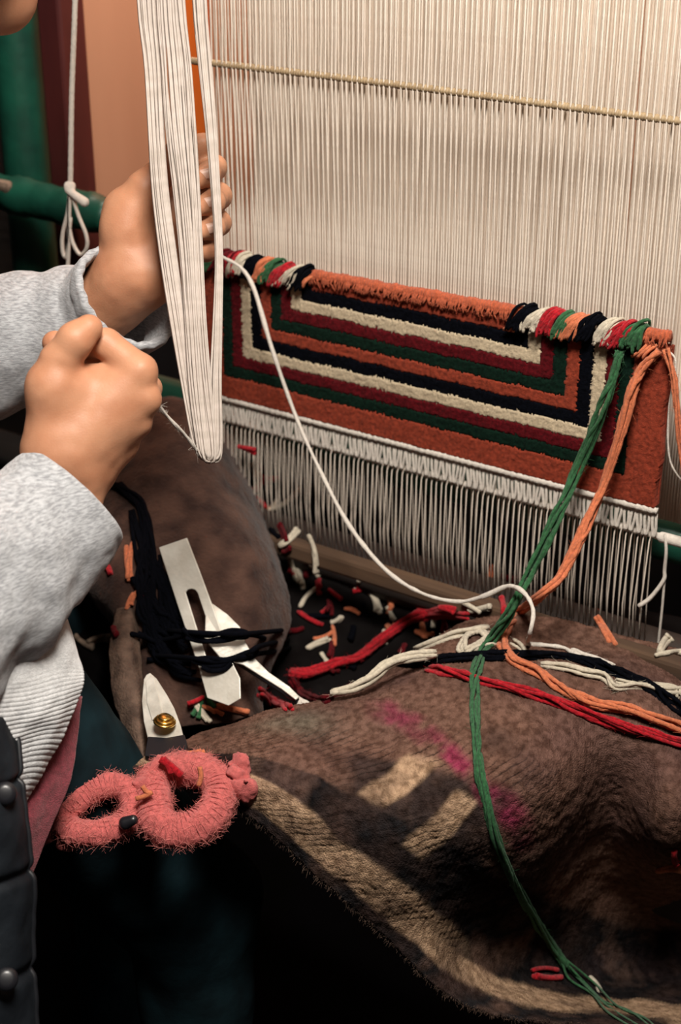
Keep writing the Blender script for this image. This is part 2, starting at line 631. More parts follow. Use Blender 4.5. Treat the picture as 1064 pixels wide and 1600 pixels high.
# the selvedge wavers a little
xw += np.where(GX > .47, .0015 * np.sin(GZ * 90) - (.96 - GZ) * -.0 , 0)
for k in range(11):
    cells = np.argwhere(band == k)
    vid = {}
    V, F = [], []

    def vert(i, j, back):
        key = (i, j, back)
        if key not in vid:
            vid[key] = len(V)
            V.append((xw[i, j], .0015 if back else yf[i, j], zw[i, j]))
        return vid[key]
    for i, j in cells:
        F.append((vert(i, j, 0), vert(i + 1, j, 0), vert(i + 1, j + 1, 0), vert(i, j + 1, 0)))
        for (di, dj, e0, e1) in ((-1, 0, (0, 1), (0, 0)), (1, 0, (1, 0), (1, 1)), (0, -1, (0, 0), (1, 0)), (0, 1, (1, 1), (0, 1))):
            a, b = i + di, j + dj
            if a < 0 or b < 0 or a >= nx or b >= nz or band[a, b] != k:
                p, q = (i + e0[0], j + e0[1]), (i + e1[0], j + e1[1])
                F.append((vert(*p, 0), vert(*p, 1), vert(*q, 1), vert(*q, 0)))
    obj('pile_stripe', V, F, BANDS[k], carpet, smooth=True, label=BNAME[k] + ' of the carpet pile')
# back of the carpet
box('carpet_back', (xl + .001, .0012, zb), (xr - .001, .0042, zt - .002), 'rust', carpet, 0)
# white woven edge under the pile
xs = np.linspace(xl, xr + .002, 260)
V, F = tube(np.stack([xs, np.full(260, -.0062), np.full(260, .8022)], 1), .0036 + .0004 * np.sin(xs * 2200) + .0002 * rng.normal(size=260), 8)
obj('woven_edge', V, F, 'white', carpet, label='narrow white plain-woven edge')
# fringe loops between edge and lower rod
frs = []
for k in range(6):
    w = .0017 + .0006 * rng.random()
    t = .0009 * rng.normal()
    b = .0012 * rng.normal()
    path = catmull([(-w * .5 + t, -.003, .8015), (-w + t * .5, -.0055, .793), (-w * .8 + b, -.0055, .783), (-w * .3 + b, -.0060, .7765), (w * .3 + b, -.0060, .7765), (w * .8 + b, -.0055, .783), (w + t * .5, -.0055, .793), (w * .5 + t, -.003, .8015)], 14)
    frs.append(tube(path, .00132 + .0002 * rng.random(), 6))
fo = []
nf = 76
for i in range(nf):
    x = -.016 + i * (.509 / (nf - 1)) + .0005 * rng.normal()
    if i < 6:
        V, F = frs[i]
        fo.append(obj('fringe_loop', V + np.array([x, 0, 0]), F, 'white', carpet, origin=(x, -.003, .777)))
    else:
        copy_obj(fo[rng.integers(0, 6)], (x, -.003, .777), carpet)
# lower rod carrying the fringe
xs = np.linspace(-.03, .70, 320)
r = np.where(xs < .498, .0034 + .0005 * np.sin(xs * 2 * math.pi / .0052), .0052)
V, F = tube(np.stack([xs, np.full(320, .001), np.full(320, .7745)], 1), r, 8)
obj('fringe_rod', V, F, 'white', label='white rod threaded along the foot of the carpet fringe', cat='rod')
# cord tied to that rod at the right
V, F = tube(catmull([(.5035, -.003, .780), (.507, -.005, .765), (.5065, -.003, .745), (.507, -.004, .735), (.498, -.008, .716), (.489, -.012, .706)], 24), np.linspace(.0014, .0022, 24), 6)
ct = obj('tie_cord', V, F, 'white', label='short frayed white cord tied to the fringe rod', cat='cord')
V, F = tube(catmull([(.507, -.002, .738), (.507, .0, .70), (.505, .004, .64)], 8), .0012, 5)
obj('cord_tail', V, F, 'white', ct)


# tufts of unclipped knots along the top edge
def tuft(x, z, mat, n=7, w=.006, length=.024, lean=-.35):
    n += 4
    length *= .68
    lean *= 1.5
    parts = []
    for q in range(n):
        dx = rng.normal() * w * .5
        L = length * (.7 + .5 * rng.random())
        le = lean + rng.normal() * .25
        dz = rng.normal() * .002
        p = [(x + dx, .001, z - .004 + dz), (x + dx + .001, -.006, z + .005 + dz), (x + dx + le * L * .35, -.015 - .002 * rng.random(), z + .002 + dz), (x + dx + le * L * .8, -.0165, z - L * .45), (x + dx + le * L + .002 * rng.normal(), -.0155 - .003 * rng.random(), z - L * .85)]
        parts.append(tube(catmull(p, 12), np.concatenate([np.linspace(.0012, .0019, 8), np.linspace(.0019, .0012, 4)]) * (.8 + .4 * rng.random()), 6))
    V, F = merge(parts)
    obj('yarn_tuft', V, F, mat, carpet)


zl = .9555
for x, m in ((.012, 'green'), (.025, 'maroon'), (.036, 'red'), (.046, 'cream'), (.061, 'black'), (.074, 'orange'), (.083, 'green'), (.096, 'red'), (.108, 'cream'), (.120, 'black')):
    tuft(x, zl + .001, m, 7 if m != 'cream' else 6, .007, .026, -.5)
zr = .9600
for x, m in ((.359, 'black'), (.374, 'cream'), (.388, 'red'), (.401, 'green'), (.413, 'orange'), (.427, 'black'), (.443, 'cream'), (.456, 'red'), (.467, 'green')):
    tuft(x, zr + .001 + (x - .36) * .04, m, 8, .006, .026, -.45)
for (xa, xb, za, zb2) in ((.122, .352, .9565, .9610), (.468, .4925, .9640, .9655)):
    L = xb - xa
    n = int(L / .0006)
    t = np.linspace(0, 1, n)
    path = np.stack([xa + L * t, np.full(n, -.0065) + .0004 * vnoise(np.stack([t * L * 120, 0 * t, 0 * t], -1)), za + (zb2 - za) * t + .0006 * vnoise(np.stack([t * L * 70, 0 * t + 4, 0 * t], -1))], 1)
    V, F = tube(path, .0052 + .00035 * np.sin(t * L * 2 * math.pi / .0028) + .0006 * vnoise(np.stack([t * L * 200, 0 * t, 0 * t + 9], -1)), 14)
    V = V + .0005 * vnoise(V, 500, 3)[:, None]
    parts = [(V, F)]
    for q in range(int(L * 900)):
        x = xa + L * rng.random()
        z = za + (zb2 - za) * (x - xa) / L
        parts.append(tube(catmull([(x, -.009, z + .002), (x - .001, -.0125, z - .003), (x - .002 + .002 * rng.normal(), -.0115, z - .006 - .005 * rng.random())], 6), .0008, 4))
    V, F = merge(parts)
    obj('weft_roll', V, F, 'roll', carpet, label='rolled row of orange yarn on the top edge')
# loose orange ends by the roll
for x in (.118, .349, .474):
    parts = [tube(catmull([(x + .004 * q, -.010, .957), (x - .004 + .003 * q, -.0155, .951), (x - .012 + .005 * q, -.0145, .944)], 8), .0016, 5) for q in range(3)]
    V, F = merge(parts)
    obj('yarn_end', V, F, 'orange', carpet)

# ================================================================== cloths and bench
box('bench', (-.30, -.050, .40), (.95, .02, .50), 'darkwood', None, .006, label='dark wooden bench rail under the brown mat in front of the loom', cat='bench')
for i, (x, y) in enumerate(((-.2, -.015), (.88, -.015))):
    box('leg', (x - .03, y - .02, 0), (x + .03, y + .02, .40), 'darkwood', bpy.data.objects['bench'], .003)

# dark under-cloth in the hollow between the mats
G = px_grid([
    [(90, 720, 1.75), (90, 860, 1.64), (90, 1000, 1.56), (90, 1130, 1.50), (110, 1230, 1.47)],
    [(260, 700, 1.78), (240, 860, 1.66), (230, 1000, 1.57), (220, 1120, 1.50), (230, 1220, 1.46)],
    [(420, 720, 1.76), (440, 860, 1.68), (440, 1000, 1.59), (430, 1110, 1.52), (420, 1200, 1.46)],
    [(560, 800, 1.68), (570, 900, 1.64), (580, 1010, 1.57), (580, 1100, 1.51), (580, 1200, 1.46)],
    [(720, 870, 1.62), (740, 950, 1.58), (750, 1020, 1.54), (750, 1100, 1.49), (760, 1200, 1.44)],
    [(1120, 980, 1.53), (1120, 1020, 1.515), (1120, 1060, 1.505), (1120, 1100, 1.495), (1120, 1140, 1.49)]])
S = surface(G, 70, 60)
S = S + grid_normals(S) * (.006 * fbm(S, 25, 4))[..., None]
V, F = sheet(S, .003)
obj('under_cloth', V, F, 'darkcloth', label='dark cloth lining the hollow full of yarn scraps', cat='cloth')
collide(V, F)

# russet cloth over the far side
G = px_grid([
    [(185, 650, 1.70), (140, 740, 1.62), (105, 840, 1.55), (118, 905, 1.52), (185, 985, 1.49), (215, 1060, 1.46), (225, 1130, 1.44)],
    [(222, 626, 1.67), (200, 720, 1.58), (180, 840, 1.51), (180, 930, 1.475), (225, 1015, 1.46), (250, 1070, 1.445), (262, 1135, 1.43)],
    [(262, 618, 1.655), (265, 715, 1.56), (260, 840, 1.495), (262, 940, 1.462), (290, 1020, 1.45), (300, 1075, 1.437), (305, 1132, 1.425)],
    [(308, 632, 1.655), (320, 725, 1.56), (335, 845, 1.49), (335, 945, 1.46), (345, 1020, 1.447), (350, 1080, 1.437), (352, 1128, 1.425)],
    [(345, 662, 1.665), (370, 765, 1.575), (400, 860, 1.51), (405, 950, 1.475), (392, 1025, 1.46), (385, 1080, 1.447), (385, 1120, 1.435)],
    [(365, 692, 1.70), (405, 790, 1.63), (440, 885, 1.565), (455, 965, 1.53), (430, 1030, 1.50), (412, 1085, 1.48), (410, 1118, 1.46)]])
S = surface(G, 90, 110)
S = S + grid_normals(S) * (.0035 * fbm(S, 16, 8) + .0008 * fbm(S, 120, 3))[..., None]
V, F = sheet(S, .004)
obj('russet_cloth', V, F, 'felt2', label='russet brown felt cloth humped under the metal tools', cat='cloth')
collide(V, F)

# main mat
MG = [
    [(205, 1200, 1.310), (228, 1180, 1.312), (255, 1166, 1.325), (282, 1156, 1.345), (305, 1147, 1.375), (325, 1160, 1.44)],
    [(385, 1272, 1.275), (390, 1218, 1.265), (392, 1180, 1.285), (402, 1145, 1.320), (420, 1112, 1.365), (432, 1125, 1.43)],
    [(498, 1368, 1.268), (528, 1298, 1.250), (552, 1225, 1.258), (562, 1155, 1.295), (560, 1085, 1.350), (560, 1082, 1.43)],
    [(600, 1462, 1.285), (645, 1378, 1.262), (695, 1280, 1.243), (725, 1180, 1.262), (730, 1060, 1.335), (722, 972, 1.425)],
    [(712, 1560, 1.310), (752, 1468, 1.375), (815, 1345, 1.295), (862, 1210, 1.262), (870, 1082, 1.325), (850, 962, 1.425)],
    [(835, 1594, 1.310), (868, 1512, 1.455), (925, 1390, 1.440), (960, 1250, 1.345), (985, 1125, 1.310), (968, 990, 1.405)],
    [(968, 1608, 1.300), (1000, 1532, 1.490), (1030, 1420, 1.475), (1058, 1300, 1.285), (1095, 1165, 1.315), (1090, 1020, 1.390)],
    [(1110, 1640, 1.300), (1125, 1540, 1.470), (1130, 1420, 1.440), (1140, 1290, 1.420), (1190, 1180, 1.350), (1190, 1060, 1.380)]]
G = np.array(px_grid(MG))
NU, NV = 420, 320
S = surface(G, NU, NV)
UU, VV = np.meshgrid(np.linspace(0, 7, NU), np.linspace(0, 5, NV), indexing='ij')
nrm = grid_normals(S)
rag = np.exp(-(VV / .06) ** 2)
S = S + nrm * (.0028 * fbm(S, 14, 21) + .0011 * fbm(S, 60, 22) + .0005 * fbm(S, 300, 23))[..., None]
# coarse woven ridges across the mat
S = S + nrm * (.0004 * np.sin(UU * 150 + 3 * vnoise(S, 40, 6)))[..., None]
# a deep fold at the right
S[:, 0] += (np.array([0, 0, -1]) * .0035)[None] * np.abs(vnoise(np.stack([UU[:, 0] * 22, 0 * UU[:, 0], 0 * UU[:, 0]], -1)))[:, None]


def sm(a, b, x):
    t = np.clip((x - a) / (b - a), 0, 1)
    return t * t * (3 - 2 * t)


def stripe(lo, hi, x, s=.06):
    return sm(lo - s, lo + s, x) * (1 - sm(hi - s, hi + s, x))


wob = .05 * fbm(S, 40, 31)
u, v = UU + wob, VV + wob
brown, dark, tan = np.array([.190, .102, .074]), np.array([.012, .011, .012]), np.array([.50, .33, .21])
c = np.broadcast_to(brown, S.shape).copy()


def paint(mask, colour, f=1.0):
    global c
    mk = (mask * f)[..., None]
    c = c * (1 - mk) + np.array(colour) * mk


paint(sm(2.2, 1.0, v) * 1.0, (.11, .08, .062))
paint(sm(-.02, .05, .30 - v), dark * 1.6)
paint(stripe(.27, .88 + .35 * sm(2.2, 1.0, u), v), tan)
paint(sm(3.2, 4.2, u) * stripe(.62, 1.1, v, .05), dark)
paint(stripe(.92 + .35 * sm(2.2, 1.0, u), 1.72 + .3 * sm(2.2, 1.0, u), v), dark)
paint(stripe(1.95, 3.6, u, .12) * stripe(1.2, 2.7, v, .12), dark * 1.5, .85)
paint(stripe(-.17, .17, u - (2.28 + .38 * (v - 1.95)), .04) * stripe(1.85, 2.85, v, .1), tan)
paint(stripe(-.15, .15, u - (2.86 + .28 * (v - 1.45)), .04) * stripe(1.35, 2.45, v, .08), tan * .9)
paint(stripe(-.30, .30, u - 4.3 + .4 * (v - 1.5), .1) * stripe(1.1, 2.3, v, .1), dark * 1.2, .5)
mot = fbm(S, 26, 61, 4)
paint(np.clip(mot * .9, 0, 1), (.075, .044, .036), .75)
paint(np.clip(-mot * .9 - .1, 0, 1), (.26, .15, .11), .5)
ww = .96 * u - .71 * v + .05 * fbm(S, 30, 71)
crack = sm(.80, .97, np.sin(2 * math.pi * 10.5 * ww)) * np.clip(.35 + 1.6 * fbm(S, 34, 72), 0, 1) * stripe(.3, 3.3, v, .4) * stripe(.3, 4.2, u, .4)
S = S - nrm * (.0007 * crack)[..., None]
paint(crack, (.02, .014, .012), .8)
# magenta dye stain running along the mat, and a pale green one
ms = stripe(-.17, .17, v - np.interp(u, [1.9, 2.7, 3.3, 4.2], [3.85, 3.15, 2.65, 2.05]), .12) * stripe(2.15, 4.0, u, .2)
paint(ms * np.clip(.72 + .9 * fbm(S, 50, 41), 0, 1), (.30, .028, .085), .8)
paint(np.exp(-((u - 1.35) / .4) ** 2 - ((v - 3.3) / .35) ** 2), (.20, .20, .15), .55)
paint(np.clip(fbm(S, 9, 51) - .25, 0, 1), (.10, .055, .055), .6)
V, F = sheet(S, .005)
cols = np.vstack([c.reshape(-1, 3), c.reshape(-1, 3) * .6])
obj('striped_mat', V, F, 'felt', label='worn brown felt mat with tan and black stripes draped over the bench', cat='mat', cols=cols)
collide(V, F)
# felt nap standing along the cut edge
parts = []
for q in range(1500):
    i = rng.integers(3, NU - 3)
    b0 = S[i, 0] + rng.normal(size=3) * .0012
    d = (S[i, 0] - S[i, 4]); d /= np.linalg.norm(d)
    d = d + rng.normal(size=3) * .5
    parts.append(tube([b0, b0 + d * .0020 * (.5 + rng.random())], [.00022, .00008], 3, cap=False))
V, F = merge(parts)
obj('edge_nap', V, F, 'felt3', bpy.data.objects['striped_mat'], kind='stuff', label='frayed fibres along the cut edge')

# narrow felt strip standing beside the scissors
G = px_grid([
    [(182, 952, 1.47), (170, 1010, 1.435), (172, 1060, 1.41), (185, 1120, 1.385), (212, 1192, 1.36)],
    [(196, 948, 1.46), (188, 1010, 1.42), (192, 1060, 1.395), (203, 1120, 1.37), (220, 1190, 1.35)],
    [(208, 952, 1.46), (206, 1010, 1.42), (212, 1060, 1.395), (220, 1120, 1.37), (226, 1186, 1.35)],
    [(216, 962, 1.48), (220, 1010, 1.44), (224, 1060, 1.415), (229, 1120, 1.39), (231, 1182, 1.37)]])
S = surface(G, 30, 80)
S = S + grid_normals(S) * (.0012 * fbm(S, 60, 14))[..., None]
V, F = sheet(S, .004)
obj('felt_strip', V, F, 'felt3', label='narrow grey-brown felt strip folded beside the scissors', cat='cloth')
collide(V, F)


# ================================================================== yarns
def yarn(name, pts, n, r, spread, mat, label, cat='yarn', twist=6., wob=.6, seg=6, taper=True, pin=None, group=None, res=None, fuzz=True):
    """a loose bundle of n strands following pts (world points); pin = spread profile along it"""
    pts = np.asarray(pts, float)
    L = np.linalg.norm(np.diff(pts, axis=0), axis=1).sum()
    N = res or max(14, int(L / .0045))
    path = catmull(pts, N)
    t = np.linspace(0, 1, N)
    T, A, B = frames(path)
    prof = np.interp(t, np.linspace(0, 1, len(pin)), pin) if pin is not None else np.ones(N)
    strands = []
    seed = int(rng.integers(0, 9999))
    for k in range(n):
        ph = 2 * math.pi * k / max(n, 1) + t * twist * L * 10 + wob * vnoise(np.stack([t * L * 30, 0 * t + k * 7.3, 0 * t], -1), 1, seed)
        rad = spread * prof * (.75 + .35 * vnoise(np.stack([t * L * 45, 0 * t + k * 3.1, 0 * t + 5], -1), 1, seed + 1))
        if n == 1:
            rad = rad * 0
        q = path + rad[:, None] * (np.cos(ph)[:, None] * A + np.sin(ph)[:, None] * B)
        rr = r * (1 + .12 * np.sin(t * L * 2200 + k) + .18 * vnoise(np.stack([t * L * 160, 0 * t + k, 0 * t], -1), 1, seed + 2))
        if taper:
            rr = rr * np.clip(np.minimum(t, 1 - t) * L / (1.2 * r) + .55, 0, 1)
        strands.append(tube(q, rr, seg))
    if n == 1:
        return obj(name, *strands[0], mat, label=label, cat=cat, group=group)
    e = thing(name, label, cat, path[N // 2], group)
    for V, F in strands:
        obj('strand', V, F, mat, e)
    if fuzz:
        parts = []
        for q in range(int(L * 1500)):
            V = strands[rng.integers(0, n)][0]
            i = rng.integers(0, len(V))
            d = rng.normal(size=3) * .0022
            tg = T[min(N - 1, i // seg)] * .004 * rng.normal()
            parts.append(tube([V[i], V[i] + d * .5 + tg * .6, V[i] + d + tg], [.00012, .0001, .00005], 3, cap=False))
        obj('fuzz', *merge(parts), mat, e, kind='stuff')
    return e


# green warp-wide yarn falling from the carpet over the mat
gp = [PY(968, 548, -.014), PY(962, 572, -.02), PY(940, 640, -.03), P(905, 728, 1.365), P(868, 810, 1.36), P(832, 888, 1.36), P(800, 950, 1.355), on(765, 1005, .006), on(745, 1045, .004), on(741, 1085, .003), on(744, 1150, .003), on(752, 1220, .003), on(772, 1300, .003), on(800, 1370, .004), on(832, 1430, .004), on(862, 1475, .006), on(885, 1510, .008)]
yarn('green_yarn', gp, 7, .0017, .0042, 'green', 'long dark green yarn hanging from the carpet and over the striped mat', twist=1.6, wob=1.2, taper=False, pin=[.7, 1, 1.2, 1.1, 1, 1.2, 1, .9, .9, .8, 1, .9])
for k, pp in enumerate(([(880, 1500), (918, 1540), (945, 1565), (985, 1580), (1025, 1612)], [(884, 1508), (905, 1530), (950, 1572), (1002, 1605)], [(878, 1505), (890, 1530), (925, 1553), (948, 1580), (985, 1604)], [(885, 1500), (930, 1537), (965, 1572), (1010, 1592), (1035, 1620)])):
    V, F = tube(catmull([on(*q, .008 + .001 * k) for q in pp], 40), .0011, 6)
    obj('strand', V, F, 'green', bpy.data.objects['green_yarn'])
# orange yarn
op = [PY(1030, 548, -.014), PY(1000, 580, -.020), PY(985, 620, -.026), PY(965, 690, -.032), PY(940, 765, -.040), P(912, 830, 1.345), P(880, 895, 1.34), P(845, 930, 1.335), on(812, 955, .008), on(792, 980, .007), on(785, 1005, .006), on(800, 1030, .006), on(835, 1048, .007), on(880, 1075, .007), on(930, 1098, .007), on(985, 1108, .007), on(1030, 1125, .007), on(1080, 1145, .007), on(1130, 1165, .007), on(1172, 1182, .007)]
yarn('orange_yarn', op, 6, .0021, .0042, 'orange', 'thick orange yarn falling from the carpet corner and trailing right across the mat', twist=2.2, wob=1.3, taper=False, pin=[.6, .9, 1, .8, 1.1, 1, 1.2, 1, 1.2, 1.1])
yarn('orange_yarn', [PY(1040, 545, -.014), PY(1052, 585, -.018), PY(1058, 640, -.02), PY(1066, 720, -.02), PY(1072, 800, -.02)], 3, .0013, .0025, 'orange', 'thin orange yarn ends hanging beside the right edge of the carpet', twist=1.5, taper=False)
yarn('white_thread', [PY(1046, 548, -.004), PY(1056, 570, -.006), PY(1045, 640, -.006), PY(1046, 715, -.006), PY(1066, 752, -.006), PY(1085, 770, -.006)], 1, .0009, 0, 'white', 'fine white thread looping off the right selvedge', 'thread')
# red yarns
yarn('red_yarn', [on(452, 1052, .010), on(480, 1052, .012), on(520, 1038, .014), on(556, 1028, .014), on(590, 1002, .014), on(640, 968, .014), on(680, 958, .012), on(730, 962, .010)], 6, .0024, .0050, 'red', 'bright red yarn strand running through the dark hollow of scraps', twist=1.2, wob=1., pin=[.8, 1, .8, .7, .9, 1.2, 1.1, .7])
yarn('red_yarn', [on(455, 1062, .008), on(475, 1085, .010), on(510, 1092, .010), on(556, 1072, .010)], 3, .0022, .003, 'maroon', 'short dark red yarn loop below the bright red strand', twist=1.2)
yarn('red_yarn', [on(405, 1082, .006), on(430, 1098, .008), on(452, 1108, .008)], 3, .0024, .004, 'red', 'red yarn bits under the tip of the hooked tool', twist=1.2)
yarn('red_yarn', [on(668, 1044, .004), on(700, 1050, .005), on(740, 1058, .005), on(790, 1072, .005), on(850, 1090, .005), on(900, 1108, .005), on(960, 1130, .005), on(1020, 1148, .005), on(1085, 1165, .005), on(1130, 1182, .005), on(1165, 1200, .005)], 6, .0019, .0040, 'red', 'scarlet yarn laid along the ridge of the striped mat below the orange yarn', twist=2.5, wob=1.)
# cream yarns
yarn('cream_yarn', [P(516, 1083, 1.343), P(548, 1076, 1.343), P(580, 1060, 1.345), P(606, 1038, 1.352), P(640, 1026, 1.356), P(682, 1021, 1.358)], 5, .0024, .0042, 'cream', 'cream yarn with blunt end lying on the near ridge of the mat', twist=1.2, pin=[.4, .8, 1, 1, .9])
yarn('cream_yarn', [on(650, 1016, .006), on(690, 1000, .006), on(720, 990, .006), on(765, 982, .006)], 3, .0022, .0036, 'cream', 'cream yarn lying behind the looped cream bundle', twist=1.)
t = np.linspace(0, 1, 120)
lp = np.array([on(738 + 24 * math.cos(a * 19) * (1 - .45 * a) + 4 * math.sin(a * 40), 1000 + 17 * math.sin(a * 19) * (1 - .5 * a) - 9 * math.cos(a * 19), .003 + .007 * a) for a in t])
yarn('cream_yarn', lp, 1, .0022, 0, 'cream', 'small coil of cream yarn beside the green yarn', res=160)
yarn('cream_yarn', [on(716, 1030, .003), on(735, 1018, .005), on(752, 1010, .006), on(775, 1008, .006)], 2, .0018, .002, 'cream', 'short cream yarn end under the cream coil', twist=1.)
yarn('cream_yarn', [on(845, 1038, .003), on(885, 1042, .004), on(915, 1050, .006), on(945, 1056, .006), on(962, 1074, .006), on(1000, 1072, .006), on(1040, 1080, .006), on(1085, 1078, .006), on(1130, 1085, .006), on(1165, 1100, .006)], 4, .0017, .003, 'cream', 'crinkled cream yarn trailing right behind the orange yarn', twist=2., wob=1.6)
yarn('cream_yarn', [on(962, 1062, .004), on(990, 1068, .005), on(1030, 1070, .007), on(1056, 1076, .006), on(1062, 1090, .004)], 3, .0017, .003, 'cream', 'cream yarn ends curling at the right margin of the mat', twist=2.)
yarn('cream_yarn', [on(800, 1002, .004), on(812, 1010, .004), on(822, 1022, .004)], 3, .0018, .003, 'cream', 'small cream yarn end between the orange yarn and the white string', twist=2.)
# black yarn across the mat
yarn('black_yarn', [on(590, 1050, .004), on(640, 1036, .004), on(700, 1030, .004), on(760, 1026, .004), on(820, 1024, .005), on(870, 1024, .005), on(920, 1034, .005), on(965, 1052, .005), on(1010, 1072, .004), on(1040, 1092, .004), on(1080, 1122, .004), on(1120, 1140, .004), on(1165, 1160, .004)], 6, .0019, .0050, 'black', 'black yarn running across the mat under the white string end', twist=1.2, wob=1.2)
# the white string from the heddle to the mat
sp = [PY(342, 398, -.03), PY(352, 404, -.03), PY(378, 420, -.035), PY(398, 455, -.04), PY(425, 545, -.05), P(462, 650, 1.50), P(500, 735, 1.47), P(545, 820, 1.45), P(600, 888, 1.43), P(655, 925, 1.41), P(712, 940, 1.39), P(755, 932, 1.37), P(795, 916, 1.35), P(820, 928, 1.33), P(833, 955, 1.32), P(828, 990, 1.32), on(826, 1006, .004), on(850, 1008, .004), on(880, 1012, .004), on(895, 1020, .004), on(930, 1034, .004), on(962, 1044, .004)]
yarn('white_string', sp, 1, .0021, 0, 'white', 'long white cotton string sagging from the carpet corner to the mat', 'string', res=260)
yarn('white_string', [on(892, 1016, .005), on(920, 1026, .005), on(961, 1040, .005)], 2, .0021, .002, 'white', 'flat split end of white string on the mat', 'string', twist=.5)
# hanging string at the left
hs = thing('hanging_string', 'white cotton string hanging by the maroon post, knotted into loops', 'string', PY(110, 290, -.07))
V, F = tube(catmull([PY(119, -60, -.07), PY(116, 40, -.07), PY(112, 150, -.07), PY(110, 285, -.07)], 60), .0028 + .0002 * np.sin(np.linspace(0, 160, 60)), 7)
obj('string', V, F, 'white', hs)
kp = PY(109, 291, -.072)
V, F = surface_nets(lambda X: smin(ball(X, kp, (.006, .006, .0055)), cone(X, kp + np.array([.001, -.003, -.004]), kp + np.array([.022, -.004, -.012]), .0035, .005), .004), kp - .02, kp + .035, .0014)
obj('knot', V, F, 'white', hs)
for pp in ([(109, 292), (106, 330), (98, 365), (98, 392), (103, 402), (107, 380), (110, 340)], [(110, 295), (122, 335), (134, 365), (136, 385), (126, 398), (114, 380), (108, 350), (108, 310)], [(109, 300), (108, 350), (107, 395), (106, 415)]):
    V, F = tube(catmull([PY(*q, -.075) for q in pp], 40), .0021, 6)
    obj('loop', V, F, 'white', hs)

# ================================================================== tools
def plate(name, outline, depth3, thick, mat, parent=None, holes=(), **k):
    """flat metal piece: outline spots laid on the plane through three measured points"""
    a, b, c3 = [P(*q) for q in depth3]
    nn = np.cross(b - a, c3 - a); nn /= np.linalg.norm(nn)
    if nn @ (CAM - a) < 0:
        nn = -nn

    def flat(q):
        r = ray(*q)
        return CAM + r * (((a - CAM) @ nn) / (r @ nn))
    import bmesh
    bm = bmesh.new()
    loops = []
    for ring in [outline, *holes]:
        vs = [bm.verts.new(Vector(flat(q))) for q in ring]
        loops += [bm.edges.new((vs[i], vs[(i + 1) % len(vs)])) for i in range(len(vs))]
    bmesh.ops.triangle_fill(bm, use_beauty=True, use_dissolve=False, edges=loops, normal=Vector(nn))
    bm.normal_update()
    fs = [f for f in bm.faces]
    for f in fs:
        if f.normal @ Vector(nn) < 0:
            f.normal_flip()
    ex = bmesh.ops.extrude_face_region(bm, geom=fs)
    for g in ex['geom']:
        if isinstance(g, bmesh.types.BMVert):
            g.co += Vector(nn) * thick
    bmesh.ops.recalc_face_normals(bm, faces=bm.faces[:])
    V = [np.array(v.co) for v in bm.verts]
    bm.verts.index_update()
    F = [[v.index for v in f.verts] for f in bm.faces]
    bm.free()
    o = obj(name, V, F, mat, parent, smooth=False, **k)
    md = o.modifiers.new('bevel', 'BEVEL')
    md.width = .0006
    md.segments = 2
    md.limit_method = 'ANGLE'
    return o, nn


slot = [(291, 926), (294, 922), (300, 920.5), (306, 922), (310, 927), (326, 975), (342, 1028), (338, 1034), (331, 1036), (325, 1033), (308, 980)]
plate('slotted_blade', [(249.5, 856), (293, 841), (313, 893), (333, 947), (348, 990), (366, 1040), (376, 1060), (377, 1092), (358, 1103), (325, 1091), (312, 1044), (280, 950)], ((271, 849, 1.462), (293, 841, 1.458), (350, 1095, 1.392)), .0018, 'steel', holes=[slot], label='flat slotted steel blade lying on the russet cloth', cat='tool')
plate('hooked_blade', [(322, 940), (334, 946), (356, 962), (375, 981), (384, 1006), (398, 1030), (420, 1052), (452, 1074), (468, 1090), (462, 1095), (440, 1078), (405, 1056), (380, 1040), (345, 1030), (320, 1000)], ((334, 946, 1.432), (375, 981, 1.420), (452, 1074, 1.388)), .0022, 'steel2', label='pointed steel hook blade crossed under the slotted blade', cat='tool')
hk = bpy.data.objects['hooked_blade']
V, F = tube(catmull([P(375, 1032, 1.412), P(405, 1053, 1.398), P(440, 1078, 1.390), P(466, 1096, 1.384)], 20), np.linspace(.0050, .0024, 20), 8)
obj('shaft', V, F, 'blackmetal', hk)
for pp in ([(464, 1090), (472, 1096), (479, 1100), (481, 1107)], [(464, 1090), (468, 1098), (467, 1107)]):
    V, F = tube(catmull([P(*q, 1.386) for q in pp], 12), np.linspace(.0022, .0036, 12), 8)
    obj('thread_end', V, F, 'white', hk)
# black yarn bound round both blades
bk = thing('black_yarn', 'black yarn bound round the two steel blades', 'yarn', P(340, 1000, 1.40))
for k, pp in enumerate(([(205, 990), (250, 1000), (298, 992), (330, 993), (362, 985), (384, 988), (384, 995), (352, 997), (318, 1002), (290, 996)],
                        [(285, 982), (300, 994), (325, 1002), (355, 1000), (385, 992), (410, 996), (448, 1006)],
                        [(230, 1030), (280, 1034), (320, 1028), (355, 1030), (390, 1018), (402, 1020), (385, 1030), (350, 1036), (310, 1036)],
                        [(300, 1032), (325, 1040), (345, 1040), (360, 1032), (390, 1024), (425, 1018), (452, 1012)],
                        [(240, 1024), (300, 1028), (340, 1034), (380, 1026), (405, 1010), (450, 1000)],
                        [(260, 985), (300, 988), (340, 990), (385, 990), (440, 985)],
                        [(315, 1042), (330, 1048), (350, 1046), (362, 1036)])):
    V, F = tube(catmull([on(q[0], q[1], .004) if q[0] < 285 or q[0] > 405 else P(q[0], q[1], 1.402 - .0008 * k) for q in pp], 60), .0024, 7)
    obj('strand', V, F, 'black', bk)
